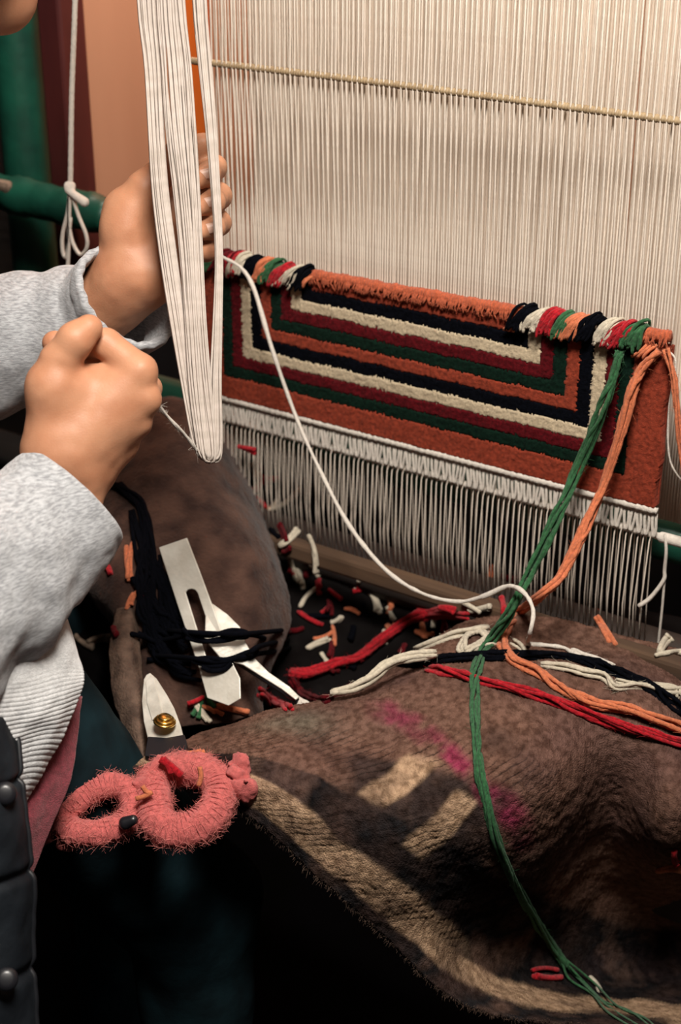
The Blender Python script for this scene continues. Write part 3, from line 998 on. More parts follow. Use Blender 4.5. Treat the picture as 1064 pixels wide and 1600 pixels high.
# black yarn tangle left of the blades
bt = thing('black_yarn', 'dark tangle of black yarn left of the slotted blade', 'yarn', on(235, 930, .01))
for pp in ([(176, 752), (210, 790), (228, 830), (230, 880), (245, 920), (262, 965), (270, 1010)], [(190, 760), (215, 800), (240, 870), (240, 930), (235, 985), (250, 1030)],
           [(205, 800), (220, 850), (222, 900), (230, 960), (280, 1000)], [(240, 880), (260, 930), (258, 985), (290, 1010)], [(225, 930), (245, 975), (240, 1020), (290, 1040)],
           [(215, 900), (250, 950), (290, 970), (300, 1000)], [(250, 900), (270, 950), (290, 985)], [(220, 990), (250, 1010), (275, 1045), (300, 1050)], [(232, 870), (250, 915), (285, 960)]):
    for q in range(4):
        V, F = tube(catmull([on(a + rng.normal() * 7, b + rng.normal() * 5, .006 + .003 * rng.random()) for a, b in pp], 40), .0023, 6)
        obj('strand', V, F, 'black', bt)

# scissors ------------------------------------------------------------------
sc = thing('scissors', 'steel scissors with brass pivot and handles wrapped in pink wool', 'scissors', P(230, 1260, 1.27))
plate('blade', [(226, 1064), (230, 1057), (236, 1054), (246, 1063), (262, 1088), (273, 1108), (283, 1135), (290, 1162), (262, 1168), (234, 1164), (226, 1130), (223, 1098)], ((235, 1056, 1.375), (290, 1160, 1.325), (234, 1164, 1.330)), .003, 'steel2', sc)
plate('blade_bevel', [(228, 1066), (236, 1056), (241, 1060), (250, 1095), (256, 1122), (238, 1126), (230, 1100)], ((235, 1056, 1.371), (290, 1160, 1.321), (234, 1164, 1.326)), .0012, 'steel2', sc)
pv = P(257, 1129, 1.328)
ax = CAM - pv; ax /= np.linalg.norm(ax); ax = ax * .45 + CU * .9 + CR * .1; ax /= np.linalg.norm(ax)
for k, rr in enumerate((.0100, .0085, .0060)):
    V, F = tube([pv + ax * (.0022 * k), pv + ax * (.0022 * k + .0006), pv + ax * (.0022 * k + .0016), pv + ax * (.0022 * k + .0022)], [rr * .9, rr, rr, rr * .9], 20)
    obj('pivot_ring', V, F, 'brass', sc, label='brass pivot' if k == 0 else None)
plate('shank', [(233, 1158), (262, 1160), (290, 1155), (294, 1168), (292, 1184), (262, 1192), (228, 1188)], ((262, 1160, 1.322), (292, 1184, 1.305), (228, 1188, 1.308)), .006, 'blackmetal', sc, label='black metal shank')


def wrap(name, pts, r, d, jitter=.0):
    path = np.array([P(x, y, dd) for x, y, dd in pts])
    path = np.vstack([path, path[:1]])
    e = np.vstack([path[-2], path, path[1]])
    fine = catmull(e, 60)[4:-4]

    def fn(X):
        D = None
        for i in range(len(fine) - 1):
            q = cone(X, fine[i], fine[i + 1], r, r)
            D = q if D is None else np.minimum(D, q)
        return D + .0012 * vnoise(X, 110, 77) + .0009 * vnoise(X, 380, 78)
    lo, hi = fine.min(0) - r - .006, fine.max(0) + r + .006
    V, F = surface_nets(fn, lo, hi, .0016)
    V = relax(V, F, 1)
    return obj(name, V, F, 'pink', sc, label='pink wool wrapped handle loop'), V, fine


L1 = [(98, 1278, 1.262), (120, 1250, 1.265), (150, 1232, 1.272), (185, 1228, 1.275), (205, 1245, 1.27), (205, 1272, 1.26), (185, 1292, 1.252), (150, 1302, 1.248), (115, 1300, 1.252)]
L2 = [(240, 1222, 1.283), (241, 1255, 1.262), (246, 1286, 1.250), (282, 1298, 1.246), (322, 1282, 1.250), (343, 1248, 1.262), (339, 1220, 1.277), (312, 1204, 1.286), (272, 1203, 1.289)]
o1, V1, f1 = wrap('handle_wrap', L1, .0105, 1.25)
o2, V2, f2 = wrap('handle_wrap', L2, .0145, 1.25)
# yarn turns lying on the wraps
for (fine, r0, turns) in ((f1, .0106, 46), (f2, .0146, 50)):
    n = turns * 14
    idx = np.linspace(0, len(fine) - 1.001, n)
    i = idx.astype(int)
    fr = (idx - i)[:, None]
    base = fine[i] * (1 - fr) + fine[np.minimum(i + 1, len(fine) - 1)] * fr
    T, A, B = frames(base)
    ph = np.linspace(0, turns * 2 * math.pi, n) + .10 * rng.normal(size=n)
    pth = base + r0 * (np.cos(ph)[:, None] * A + np.sin(ph)[:, None] * B)
    V, F = tube(pth, .0008, 5)
    obj('wool_turns', V, F, 'pink', sc)
# loose lumps of wool
for nm, cen, rads in (('wool_lump', (378, 1200, 1.27), .010), ('wool_lump', (382, 1232, 1.262), .0095), ('wool_lump', (368, 1218, 1.27), .010), ('wool_lump', (72, 1306, 1.262), .0075), ('wool_lump', (105, 1318, 1.265), .008), ('wool_lump', (250, 1206, 1.283), .010), ('wool_lump', (225, 1238, 1.272), .012), ('wool_lump', (300, 1215, 1.292), .008)):
    cpt = P(*cen)
    V, F = surface_nets(lambda X: ball(X, cpt, (rads, rads * .85, rads * 1.15)) + .004 * vnoise(X, 110, int(cen[0])) + .0012 * vnoise(X, 420, 5), cpt - .022, cpt + .022, .0018)
    obj(nm, V, F, 'pink', sc)
for pp in ([(250, 1186), (262, 1193), (274, 1203), (284, 1212)], [(254, 1185), (264, 1197), (268, 1208)]):
    V, F = tube(catmull([P(*q, 1.268) for q in pp], 16), .0032, 7)
    obj('red_end', V, F, 'red', sc)
for pp in ([(212, 1248), (226, 1244), (238, 1238)], [(222, 1228), (228, 1236), (234, 1240)], [(310, 1228), (314, 1214), (312, 1198)]):
    V, F = tube(catmull([P(*q, 1.243) for q in pp], 10), .0022, 6)
    obj('orange_end', V, F, 'orange', sc)
V, F = surface_nets(lambda X: cone(X, P(196, 1286, 1.237), P(208, 1281, 1.235), .0055, .0042), P(202, 1283, 1.236) - .02, P(202, 1283, 1.236) + .02, .0012)
obj('handle_tip', V, F, 'blackmetal', sc, label='shiny black metal tip showing through the wool')
# fibres
parts = []
for (VV2, nfib) in ((V1, 1000), (V2, 1400)):
    cen = VV2.mean(0)
    for q in range(nfib):
        p0 = VV2[rng.integers(0, len(VV2))]
        fine = f1 if VV2 is V1 else f2
        nb = fine[np.argmin(((fine - p0) ** 2).sum(1))]
        d = p0 - nb; d /= np.linalg.norm(d)
        s1 = rng.normal(size=3); s1 -= d * (s1 @ d); s1 /= np.linalg.norm(s1)
        ln = .004 + .008 * rng.random()
        parts.append(tube([p0, p0 + d * .0012 + s1 * ln * .5, p0 + d * (.001 + .003 * rng.random()) + s1 * ln], [.00013, .00012, .00006], 3, cap=False))
V, F = merge(parts)
obj('wool_fuzz', V, F, 'fiber', sc, kind='stuff', label='loose pink wool fibres')

# ================================================================== yarn scraps
SCR = [  # x, y, angle, length px, colour, label
    (200, 880, 85, 56, 'orange', 'straight orange yarn snip left of the slotted blade'),
    (207, 876, 92, 60, 'orange', 'longer orange yarn snip standing beside the black tangle'),
    (210, 935, 115, 24, 'orange', 'orange yarn snip with forked end below the two straight snips'),
    (222, 928, 60, 20, 'red', 'red yarn snip in the black tangle'),
    (232, 895, 40, 20, 'maroon', 'dark red yarn bit beside the black tangle'),
    (266, 922, 30, 28, 'orange', 'orange yarn snip half under the slotted blade'),
    (268, 994, 35, 30, 'cream', 'pale yarn snip left of the black binding'),
    (274, 998, 30, 26, 'cream', 'second pale snip against the black binding'),
    (256, 905, 70, 18, 'green', 'green yarn bit beside the slotted blade'),
    (168, 890, 60, 16, 'red', 'small red yarn bit below the sleeve cuff'),
    (180, 985, 70, 12, 'maroon', 'small dark red bit on the felt strip'),
    (330, 1110, 20, 40, 'orange', 'orange yarn curl in the nest below the slotted blade'),
    (360, 1108, 12, 46, 'orange', 'orange yarn tail lying on the mat edge below the blade'),
    (318, 1112, 55, 40, 'cream', 'cream yarn curl in the nest below the slotted blade'),
    (312, 1108, 100, 30, 'green', 'green yarn curl in the nest below the slotted blade'),
    (305, 1097, 150, 26, 'red', 'red fluff in the nest below the slotted blade'),
    (330, 1096, 60, 24, 'green', 'second green curl beside the orange one below the blade'),
    (385, 700, 10, 28, 'red', 'red yarn scrap highest up beside the russet cloth'),
    (400, 722, 60, 30, 'maroon', 'dark red scrap below the highest red scrap'),
    (396, 735, 75, 24, 'cream', 'pale scrap tucked beside the russet cloth'),
    (422, 745, 5, 26, 'red', 'flat red scrap beside the foot of the warp'),
    (445, 782, -35, 48, 'cream', 'forked pale scrap at the foot of the warp'),
    (428, 790, -60, 20, 'cream', 'small pale scrap left of the forked one'),
    (452, 842, -40, 40, 'cream', 'slanted cream scrap beside the russet cloth'),
    (440, 835, 70, 34, 'maroon', 'dark red scrap behind the slanted cream one'),
    (488, 860, 75, 52, 'cream', 'long curved cream scrap in the hollow'),
    (455, 880, 75, 56, 'cream', 'curved cream scrap hugging the russet cloth'),
    (466, 900, 70, 34, 'cream', 'short cream scrap next to the hugging one'),
    (476, 885, 85, 36, 'maroon', 'dark red scrap between the cream curls'),
    (490, 888, 60, 30, 'cream', 'small cream curl right of the dark red scrap'),
    (485, 932, -45, 48, 'cream', 'bent cream scrap above the red strand'),
    (498, 918, 80, 22, 'red', 'thin red scrap crossing the bent cream one'),
    (482, 965, 30, 40, 'red', 'red scrap below the bent cream one'),
    (505, 992, -20, 34, 'orange', 'orange scrap above the red strand'),
    (496, 1005, -25, 38, 'cream', 'pale scrap in front of the orange scrap'),
    (520, 990, 85, 26, 'orange', 'upright orange scrap beside the pale one'),
    (516, 950, 80, 24, 'maroon', 'square dark red scrap in the dark hollow'),
    (550, 955, 20, 26, 'orange', 'dull orange scrap in the dark hollow'),
    (582, 940, 72, 34, 'cream', 'pair of pale threads standing in the dark hollow'),
    (590, 945, 75, 30, 'cream', 'second thread of the pale pair in the dark hollow'),
    (610, 958, 70, 20, 'cream', 'small pale bit right of the pale pair'),
    (665, 988, 10, 26, 'orange', 'orange bit right of the red strand'),
    (660, 985, 80, 22, 'orange', 'upright orange bit right of the red strand'),
    (735, 948, 30, 30, 'cream', 'pale scrap under the sagging white string'),
    (748, 952, -5, 34, 'cream', 'pale thread lying under the sagging string'),
    (772, 910, 70, 36, 'orange', 'dull orange tuft at the foot of the warp'),
    (765, 898, 100, 30, 'orange', 'second dull orange tuft at the foot of the warp'),
    (798, 900, 10, 30, 'maroon', 'dark red scrap at the foot of the warp behind the green yarn'),
    (785, 945, 85, 28, 'red', 'red bit beside the green yarn below the warp'),
    (868, 950, 75, 26, 'red', 'red scrap behind the orange yarn on the board'),
    (880, 945, 15, 60, 'orange', 'dull orange strand along the board behind the orange yarn'),
    (852, 938, 15, 50, 'cream', 'pale strand lying along the board'),
    (948, 985, 58, 56, 'orange', 'thick orange snip on the rear hump of the mat'),
    (940, 975, 62, 44, 'orange', 'thinner orange snip beside the thick one on the rear hump'),
    (1040, 1010, -50, 34, 'cream', 'pale scrap at the right edge behind the mat'),
    (1045, 1022, -5, 44, 'cream', 'cream yarn bit lying at the right edge behind the mat'),
    (1058, 1008, 10, 16, 'white', 'white bit at the right margin behind the mat'),
    (850, 1516, -2, 40, 'red', 'upper red yarn snip near the bottom of the green yarn'),
    (852, 1526, 3, 40, 'red', 'lower red yarn snip near the bottom of the green yarn'),
    (930, 1540, 55, 34, 'cream', 'cream snip among the ends of the green yarn'),
    (1046, 1358, -12, 42, 'orange', 'orange snip caught on the dark fold at the right'),
    (1056, 1338, 80, 22, 'red', 'red fluff on the fold above the orange snip'),
    (300, 1178, -8, 40, 'orange', 'pale orange wool bit behind the pink handles'),
    (130, 1000, 40, 44, 'chip', 'brown twist of fibre beside the sleeve'),
    (155, 1003, -10, 34, 'chip', 'short brown fibre twist beside the felt strip'),
]
for q in range(34):
    SCR.append((400 + 330 * rng.random() ** 1.2, 0, 180 * rng.random(), 14 + 16 * rng.random(), ('maroon', 'red', 'cream', 'black', 'orange', 'maroon')[rng.integers(0, 6)], ''))
    x0 = SCR[-1][0]
    y0 = np.interp(x0, [400, 500, 600, 730], [720, 860, 930, 950])
    y1 = np.interp(x0, [400, 450, 500, 600, 730], [760, 990, 1060, 1030, 965])
    SCR[-1] = (x0, y0 + (y1 - y0) * rng.random(), *SCR[-1][2:5], 'small ' + {'maroon': 'dark red', 'red': 'bright red', 'cream': 'cream', 'black': 'black', 'orange': 'orange'}[SCR[-1][4]] + ' yarn clipping lying in the dark hollow below the warp')
ORD = ('first', 'second', 'third', 'fourth', 'fifth', 'sixth', 'seventh', 'eighth', 'ninth', 'tenth', 'eleventh', 'twelfth', 'thirteenth', 'fourteenth')
for cname in ('dark red', 'bright red', 'cream', 'black', 'orange'):
    base = 'small ' + cname + ' yarn clipping lying in the dark hollow below the warp'
    ids = sorted([i for i, e in enumerate(SCR) if e[5] == base], key=lambda i: SCR[i][0])
    for k, i in enumerate(ids):
        SCR[i] = (*SCR[i][:5], ORD[k] + ' small ' + cname + ' clipping from the left in the dark hollow below the warp')
for (x, y, a, L, m, lab) in SCR:
    a = math.radians(a)
    bend = .6 * float(np.clip(rng.normal() * .12, -.16, .16))
    pp = []
    for s in np.linspace(-.5, .5, 5):
        qx = x + math.cos(a) * L * s - math.sin(a) * L * bend * (1 - 4 * s * s)
        qy = y + math.sin(a) * L * s + math.cos(a) * L * bend * (1 - 4 * s * s)
        pp.append(on(qx, qy, .004, 1.45))
    pp = np.array(pp)
    # keep a scrap in one piece where the cloth drops away behind it
    dep = (pp - CAM) @ CF
    md = np.median(dep)
    pp = CAM + (pp - CAM) * (np.clip(dep, md - .012, md + .012) / dep)[:, None]
    r = .0021 + .0008 * rng.random()
    path = catmull(pp, 16)
    parts = [tube(path + rng.normal(size=3) * .0011 * (k > 0) + np.outer(np.linspace(0, 1, 16), rng.normal(size=3)) * .0025 * (k > 0), r * np.concatenate([[.7], np.ones(13), [1.15, 1.0]]), 6) for k in range(2)]
    V, F = merge(parts)
    obj('yarn_scrap', V, F, m, label=lab, cat='yarn scrap', group='clipped yarn scraps around the loom')

# ================================================================== skein of white thread
sk = thing('thread_skein', 'hank of white cotton threads hanging in loops before the left hand', 'skein', P(325, 715, 1.235))
YS = [-420, -200, 0, 100, 200, 300, 400, 500, 600, 680, 712]
BA = ([200, 208, 215, 226, 232, 238, 250, 266, 284, 299, 312], [235, 240, 245, 252, 256, 263, 276, 290, 300, 315, 322])
BB = ([240, 243, 246, 253, 260, 272, 282, 289, 296, 306, 314], [272, 280, 288, 298, 305, 311, 316, 321, 329, 336, 336])
BC = ([290, 295, 302, 311, 322, 331, 337, 334, 329, 328, 328], [312, 317, 322, 329, 337, 343, 348, 347, 346, 347, 343])
DD = [1.12, 1.15, 1.185, 1.20, 1.21, 1.22, 1.226, 1.23, 1.235, 1.237, 1.238]
for (lo, hi), n, dd in ((BA, 24, .006), (BB, 38, 0.), (BC, 15, .004)):
    for k in range(n):
        w = (k + .5) / n + rng.normal() * .03
        lay = (k % 3) * .0022 + rng.normal() * .0008
        wv = rng.normal() * .06
        pts = []
        for j, y in enumerate(YS):
            x = lo[j] + (hi[j] - lo[j]) * np.clip(w + wv * math.sin(j * .9 + k), 0, 1)
            pts.append(P(x, y + (rng.normal() * 3 if j == len(YS) - 1 else 0), DD[j] + dd + lay))
        # turn of the loop
        last = P(np.interp(w, [0, 1], [330, 326]) + rng.normal() * 3, 720 + rng.normal() * 2, 1.244)
        pts.append(last)
        V, F = tube(catmull(pts, 40), .00108, 5)
        obj('thread', V, F, 'skein', sk)
# thread pulled out by the right hand
yarn('pulled_thread', [P(214, 596, 1.175), P(231, 611, 1.165), P(250, 637, 1.18), P(275, 665, 1.20), P(300, 694, 1.225), P(308, 704, 1.232)], 2, .0013, .0009, 'white', 'twisted white thread pulled from the hank by the fist', 'thread', twist=14., taper=False)

# ================================================================== the weaver
def chain(X, pts, radii, k=.004):
    D = None
    for i in range(len(pts) - 1):
        q = cone(X, pts[i], pts[i + 1], radii[i], radii[i + 1])
        D = q if D is None else smin(D, q, k)
    return D


def right_hand(X):
    p = lambda x, y, d: P(x, y, d)
    W1, W2 = p(78, 735, 1.165), p(128, 752, 1.175)
    mc = [p(219, 580, 1.158), p(226, 624, 1.163), p(212, 662, 1.172), p(190, 698, 1.182)]
    mr = [.0125, .0118, .0110, .0102]
    D = cone(X, W1, p(40, 850, 1.15), .0215, .026)
    D = smin(D, cone(X, W2, p(95, 870, 1.165), .019, .024), .02)
    starts = [p(92, 705, 1.155), p(105, 705, 1.155), p(118, 718, 1.16), p(130, 738, 1.168)]
    for s, m, r in zip(starts, mc, mr):
        D = smin(D, cone(X, s, m, .0165, r), .014)
    # palm mass on the far side of the knuckles
    D = smin(D, cone(X, p(110, 690, 1.185), p(185, 625, 1.188), .024, .018), .02)
    D = smin(D, cone(X, p(140, 720, 1.19), p(180, 680, 1.195), .020, .015), .02)
    # thumb mount
    D = smin(D, cone(X, p(78, 690, 1.162), p(84, 605, 1.150), .0190, .0175), .018)
    D = smin(D, cone(X, p(84, 605, 1.150), p(150, 600, 1.165), .016, .014), .02)
    fing = [
        ([mc[0], p(166, 537, 1.163), p(118, 540, 1.186), p(85, 536, 1.178)], [.0128, .0112, .0102, .0096]),
        ([mc[1], p(231, 607, 1.203), p(192, 596, 1.225), p(160, 610, 1.215)], [.0116, .0102, .009, .008]),
        ([mc[2], p(214, 655, 1.213), p(178, 645, 1.232), p(152, 655, 1.222)], [.0110, .0098, .0088, .008]),
        ([mc[3], p(188, 703, 1.214), p(160, 698, 1.23), p(140, 695, 1.22)], [.0100, .0092, .008, .0072])]
    Fg = None
    for pts, rr in fing:
        q = chain(X, pts, rr, .005)
        Fg = q if Fg is None else smin(Fg, q, .0015)
    D = smin(D, cone(X, p(150, 566, 1.205), p(190, 575, 1.205), .0135, .0125), .006)
    D = smin(D, Fg, .005)
    th = chain(X, [p(86, 600, 1.150), p(94, 565, 1.146), p(118, 531, 1.140), p(139, 513, 1.143)], [.0170, .0148, .0130, .0106], .005)
    D = smin(D, th, .005)
    return D + .0004 * vnoise(X, 110, 5)


def left_hand(X):
    p = P
    D = cone(X, p(100, 508, 1.350), p(178, 455, 1.315), .027, .0255)
    D = smin(D, cone(X, p(120, 530, 1.350), p(205, 460, 1.315), .025, .0225), .015)
    mc = [p(290, 285, 1.325), p(303, 318, 1.33), p(302, 353, 1.33), p(290, 388, 1.325)]
    for s, m in zip([p(190, 425, 1.315), p(203, 425, 1.318), p(215, 430, 1.318), p(225, 436, 1.315)], mc):
        D = smin(D, cone(X, s, m, .019, .0125), .016)
    D = smin(D, cone(X, p(200, 425, 1.30), p(200, 330, 1.295), .024, .021), .02)       # thenar
    D = smin(D, cone(X, p(242, 428, 1.300), p(268, 380, 1.305), .0215, .016), .018)     # heel
    fing = [
        ([mc[0], p(334, 262, 1.300), p(326, 272, 1.270), p(306, 282, 1.258)], [.0122, .0105, .0095, .008]),
        ([mc[1], p(342, 306, 1.300), p(333, 316, 1.270), p(310, 324, 1.258)], [.0120, .0105, .0095, .008]),
        ([mc[2], p(342, 348, 1.300), p(334, 356, 1.272), p(312, 362, 1.260)], [.0115, .0100, .0090, .0078]),
        ([mc[3], p(330, 386, 1.300), p(324, 392, 1.278), p(306, 396, 1.268)], [.0105, .0090, .0082, .0072])]
    Fg = None
    for pts, rr in fing:
        q = chain(X, pts, rr, .005)
        Fg = q if Fg is None else smin(Fg, q, .0015)
    D = smin(D, Fg, .006)
    th = chain(X, [p(196, 355, 1.292), p(228, 295, 1.285), p(282, 240, 1.283), p(318, 224, 1.278)], [.0200, .0145, .0118, .0090], .008)
    D = smin(D, th, .010)
    return D + .0004 * vnoise(X, 110, 15)


def bounds(pts, pad):
    q = np.array([P(*a) for a in pts])
    return q.min(0) - pad, q.max(0) + pad


lo, hi = bounds([(40, 850, 1.15), (95, 870, 1.165), (139, 505, 1.14), (235, 580, 1.155), (230, 650, 1.235), (70, 540, 1.19)], .03)
VR, FR = surface_nets(right_hand, lo, hi, .0015)
VR = relax(VR, FR, 2)
lo, hi = bounds([(95, 500, 1.355), (120, 540, 1.35), (178, 455, 1.31), (345, 220, 1.25), (345, 400, 1.34), (160, 400, 1.28)], .03)
VL, FL = surface_nets(left_hand, lo, hi, .0017)
VL = relax(VL, FL, 2)

# rest of the body, mostly outside the picture
sh_r, sh_l = P(-300, 600, 1.10), P(-330, 400, 1.42)
el_r, el_l = P(-110, 985, 1.08), P(-90, 575, 1.385)
hipc = P(-330, 1330, 1.20)
chest = (sh_r + sh_l) / 2 + np.array([0, -.02, -.08])
chin = P(14, 14, 1.20)
hc = chin + np.array([-.065, -.085, .125])


def body(X):
    D = ball(X, chest, (.155, .10, .17))
    D = smin(D, cone(X, chest + np.array([0, 0, -.10]), hipc, .12, .13), .08)
    D = smin(D, cone(X, sh_r, sh_l, .055, .055), .06)
    D = smin(D, chain(X, [sh_r, el_r, P(40, 850, 1.15)], [.05, .042, .026], .02), .03)
    D = smin(D, chain(X, [sh_l, el_l, P(90, 520, 1.350)], [.045, .036, .027], .02), .03)
    nk = (sh_r + sh_l) / 2
    D = smin(D, cone(X, nk, hc + np.array([-.0, -.02, -.06]), .056, .05), .03)
    return D


def headf(X):
    D = ball(X, hc, (.076, .092, .105))
    D = smin(D, cone(X, chin + np.array([0, -.012, .012]), hc + np.array([.035, .01, -.05]), .018, .035), .03)
    D = smin(D, cone(X, chin + np.array([0, -.012, .012]), hc + np.array([-.035, .01, -.05]), .018, .035), .03)
    D = smin(D, cone(X, chin + np.array([0, -.010, .012]), chin + np.array([0, -.01, .06]), .022, .035), .03)
    fy = chin[1]
    D = smin(D, cone(X, [chin[0], fy + .004, chin[2] + .105], [chin[0], fy + .022, chin[2] + .068], .007, .012), .01)
    D = smin(D, cone(X, [chin[0] - .018, fy + .002, chin[2] + .038], [chin[0] + .018, fy + .002, chin[2] + .038], .006, .006), .008)
    for s in (-1, 1):
        D = np.maximum(D, -ball(X, [chin[0] + s * .031, fy + .006, chin[2] + .110], (.016, .012, .010)))
        D = smin(D, ball(X, [hc[0] + s * .078, hc[1] - .005, hc[2] - .015], (.008, .018, .030)), .008)
    return D


hc = np.array([chin[0], chin[1] - .085, chin[2] + .115])
VB, FB = surface_nets(lambda X: smin(body(X), headf(X), .02), np.minimum(hipc, sh_r).min(0) * 0 + np.minimum.reduce([hipc, sh_l, chest, el_r, el_l]) - .18, np.maximum.reduce([hipc, sh_r, sh_l, hc, el_r, el_l, P(40, 850, 1.15), P(120, 560, 1.34)]) + .14, .0055)
VB = relax(VB, FB, 2)
V, F = merge([(VR, FR), (VL, FL), (VB, FB)])
person = obj('person', V, F, 'skin', label='weaver in grey jersey and black vest pulling thread from a hank with both hands', cat='person', origin=(chest[0], chest[1], .5))
# fingernails
def nail(x, y, d, rad, nx, ny):
    c0 = P(x, y, d)
    t = CR * nx - CU * ny
    t /= np.linalg.norm(t)
    vw = CAM - c0; vw /= np.linalg.norm(vw)
    s = np.cross(vw, t); s /= np.linalg.norm(s)
    nn = np.cross(t, s)
    V, F = [], []
    for i in range(7):
        for j in range(9):
            a, b = (i / 6 - .5) * 2, (j / 8 - .5) * 2
            q = c0 + t * rad * 1.15 * a * (1 - .18 * b * b) + s * rad * .8 * b * (1 - .15 * (a > .8)) + nn * (.0016 * (1 - b * b) + .0004)
            V.append(q)
    for i in range(6):
        for j in range(8):
            F.append((i * 9 + j, i * 9 + j + 1, (i + 1) * 9 + j + 1, (i + 1) * 9 + j))
    o = obj('fingernail', V, F, 'nail', person)
    md = o.modifiers.new('thick', 'SOLIDIFY')
    md.thickness = .0006
    return o


bvh_l = BVHTree.FromPolygons([tuple(v) for v in VL], [tuple(f) for f in FL])


def skin_depth(bv, x, y):
    h = bv.ray_cast(Vector(CAM), Vector(ray(x, y)).normalized())
    return None if h[0] is None else float((np.array(h[0]) - CAM) @ CF)


for (x, y) in ((322, 272), (328, 316), (329, 357)):
    d = skin_depth(bvh_l, x, y)
    if d:
        nail(x, y, d + .0006, .0052, -1, .25)
# hair
V, F = surface_nets(lambda X: np.maximum(smin(ball(X, hc + np.array([0, -.018, .012]), (.088, .100, .112)), cone(X, hc + np.array([0, -.06, -.02]), hc + np.array([0, -.09, -.14]), .06, .04), .03), -ball(X, chin + np.array([0, .03, .05]), (.075, .085, .10))), hc - .26, hc + .16, .006)
obj('hair', V, F, 'hair', person, label='dark hair')


# ---- sleeves
def sleeve(name, rings, seed, wr, cuff_roll=True, mat='jersey', inner=True, nu=110, nv=72, ribs=0, turn=.006):
    """rings: centre (x, y, d), radius across, radius in depth, axis tilt; first ring is the cuff"""
    cen = np.array([P(*r[0]) for r in rings])
    ra = np.array([r[1] for r in rings]); rb = np.array([r[2] for r in rings])
    C = catmull(cen, nu)
    t = np.linspace(0, 1, nu)
    tt = np.linspace(0, 1, len(rings))
    A_, B_ = np.interp(t, tt, ra), np.interp(t, tt, rb)
    T = np.gradient(C, axis=0); T /= np.linalg.norm(T, axis=1)[:, None]
    vw = CAM - C; vw /= np.linalg.norm(vw, axis=1)[:, None]
    s = np.cross(T, vw); s /= np.linalg.norm(s, axis=1)[:, None]
    w = np.cross(s, T)
    a = np.linspace(0, 2 * math.pi, nv, endpoint=False)
    S = C[:, None] + (A_[:, None] * np.cos(a)[None])[..., None] * s[:, None] + (B_[:, None] * np.sin(a)[None])[..., None] * w[:, None]
    rad = S - C[:, None]
    rad /= np.linalg.norm(rad, axis=2)[..., None]
    # folds wind round the arm
    fold = wr * (np.sin(t[:, None] * 26 + 1.5 * np.sin(a)[None] + 3 * fbm(S, 11, seed)) * np.clip(t[:, None] * 3 - .25, 0, 1) * .7 + 1.3 * fbm(S, 17, seed + 3) * np.clip(t[:, None] * 4, .15, 1) + .25 * fbm(S, 60, seed + 5))
    if ribs:
        fold = fold + .0007 * np.sin(a * ribs)[None] * np.clip(1 - t[:, None] * 9, 0, 1)
    S = S + rad * fold[..., None]
    V = [S.reshape(-1, 3)]
    rows = nu
    # rolled lip and inside of the sleeve
    lip = S[0]
    ax = -T[0]
    extra = []
    for k in range(1, 5):
        ph = math.pi * k / 4
        extra.append(lip + ax * turn * .5 * math.sin(ph) - rad[0] * turn * .5 * (1 - math.cos(ph)))
    for k in (2, 5, 9, 14, 20):
        extra.append(S[k] - rad[k] * (turn + .001))
    full = np.concatenate([np.stack(extra[::-1]), S])
    V = full.reshape(-1, 3)
    F = []
    R = len(full)
    for i in range(R - 1):
        for j in range(nv):
            k = (j + 1) % nv
            F.append((i * nv + j, (i + 1) * nv + j, (i + 1) * nv + k, i * nv + k))
    return obj(name, V, F, mat, person, label='grey marled jersey sleeve'), V, F


sleeve('sleeve', [((112, 778, 1.165), .0505, .042), ((85, 806, 1.158), .0535, .046), ((46, 842, 1.146), .058, .052), ((-5, 890, 1.130), .064, .058), ((-60, 935, 1.108), .070, .062), ((-120, 975, 1.09), .074, .062), ((-180, 930, 1.085), .074, .06), ((-230, 800, 1.085), .073, .06), ((-275, 680, 1.09), .074, .062), ((-300, 600, 1.10), .075, .064)], 3, .0050, nu=160, nv=96)
sleeve('sleeve', [((199, 464, 1.296), .050, .043), ((181, 480, 1.314), .0495, .043), ((146, 500, 1.334), .049, .044), ((92, 516, 1.348), .052, .048), ((30, 532, 1.358), .058, .052), ((-50, 560, 1.37), .062, .056), ((-110, 600, 1.38), .062, .058), ((-190, 540, 1.40), .064, .06), ((-330, 400, 1.42), .066, .062)], 9, .0030, nu=120, nv=80, ribs=60, turn=.007)

# ---- jersey body with ribbed hem
G = px_grid([
    [(-120, 960, 1.07), (-120, 1040, 1.07), (-120, 1110, 1.07), (-120, 1190, 1.08), (-120, 1270, 1.09)],
    [(-40, 965, 1.09), (-40, 1040, 1.09), (-40, 1110, 1.09), (-40, 1190, 1.10), (-50, 1265, 1.11)],
    [(35, 960, 1.122), (40, 1035, 1.118), (35, 1105, 1.12), (15, 1180, 1.122), (5, 1262, 1.128)],
    [(88, 955, 1.16), (98, 1020, 1.15), (92, 1090, 1.148), (68, 1165, 1.148), (30, 1258, 1.15)],
    [(106, 968, 1.19), (126, 1030, 1.178), (126, 1078, 1.172), (90, 1165, 1.168), (38, 1256, 1.165)]])
S = surface(G, 60, 230)
vv = np.linspace(0, 1, 230)
rib = np.sin(vv * 2 * math.pi * 40)
S = S + grid_normals(S) * ((-.0011 * np.clip(-rib - .35, 0, 1) * np.clip(vv * 4 - 1.2, 0, 1))[None, :, None] + (.002 * fbm(S, 30, 6))[..., None])
V, F = sheet(S, .004)
obj('jersey_hem', V, F, 'rib', person, label='pale ribbed hem of the grey jersey')
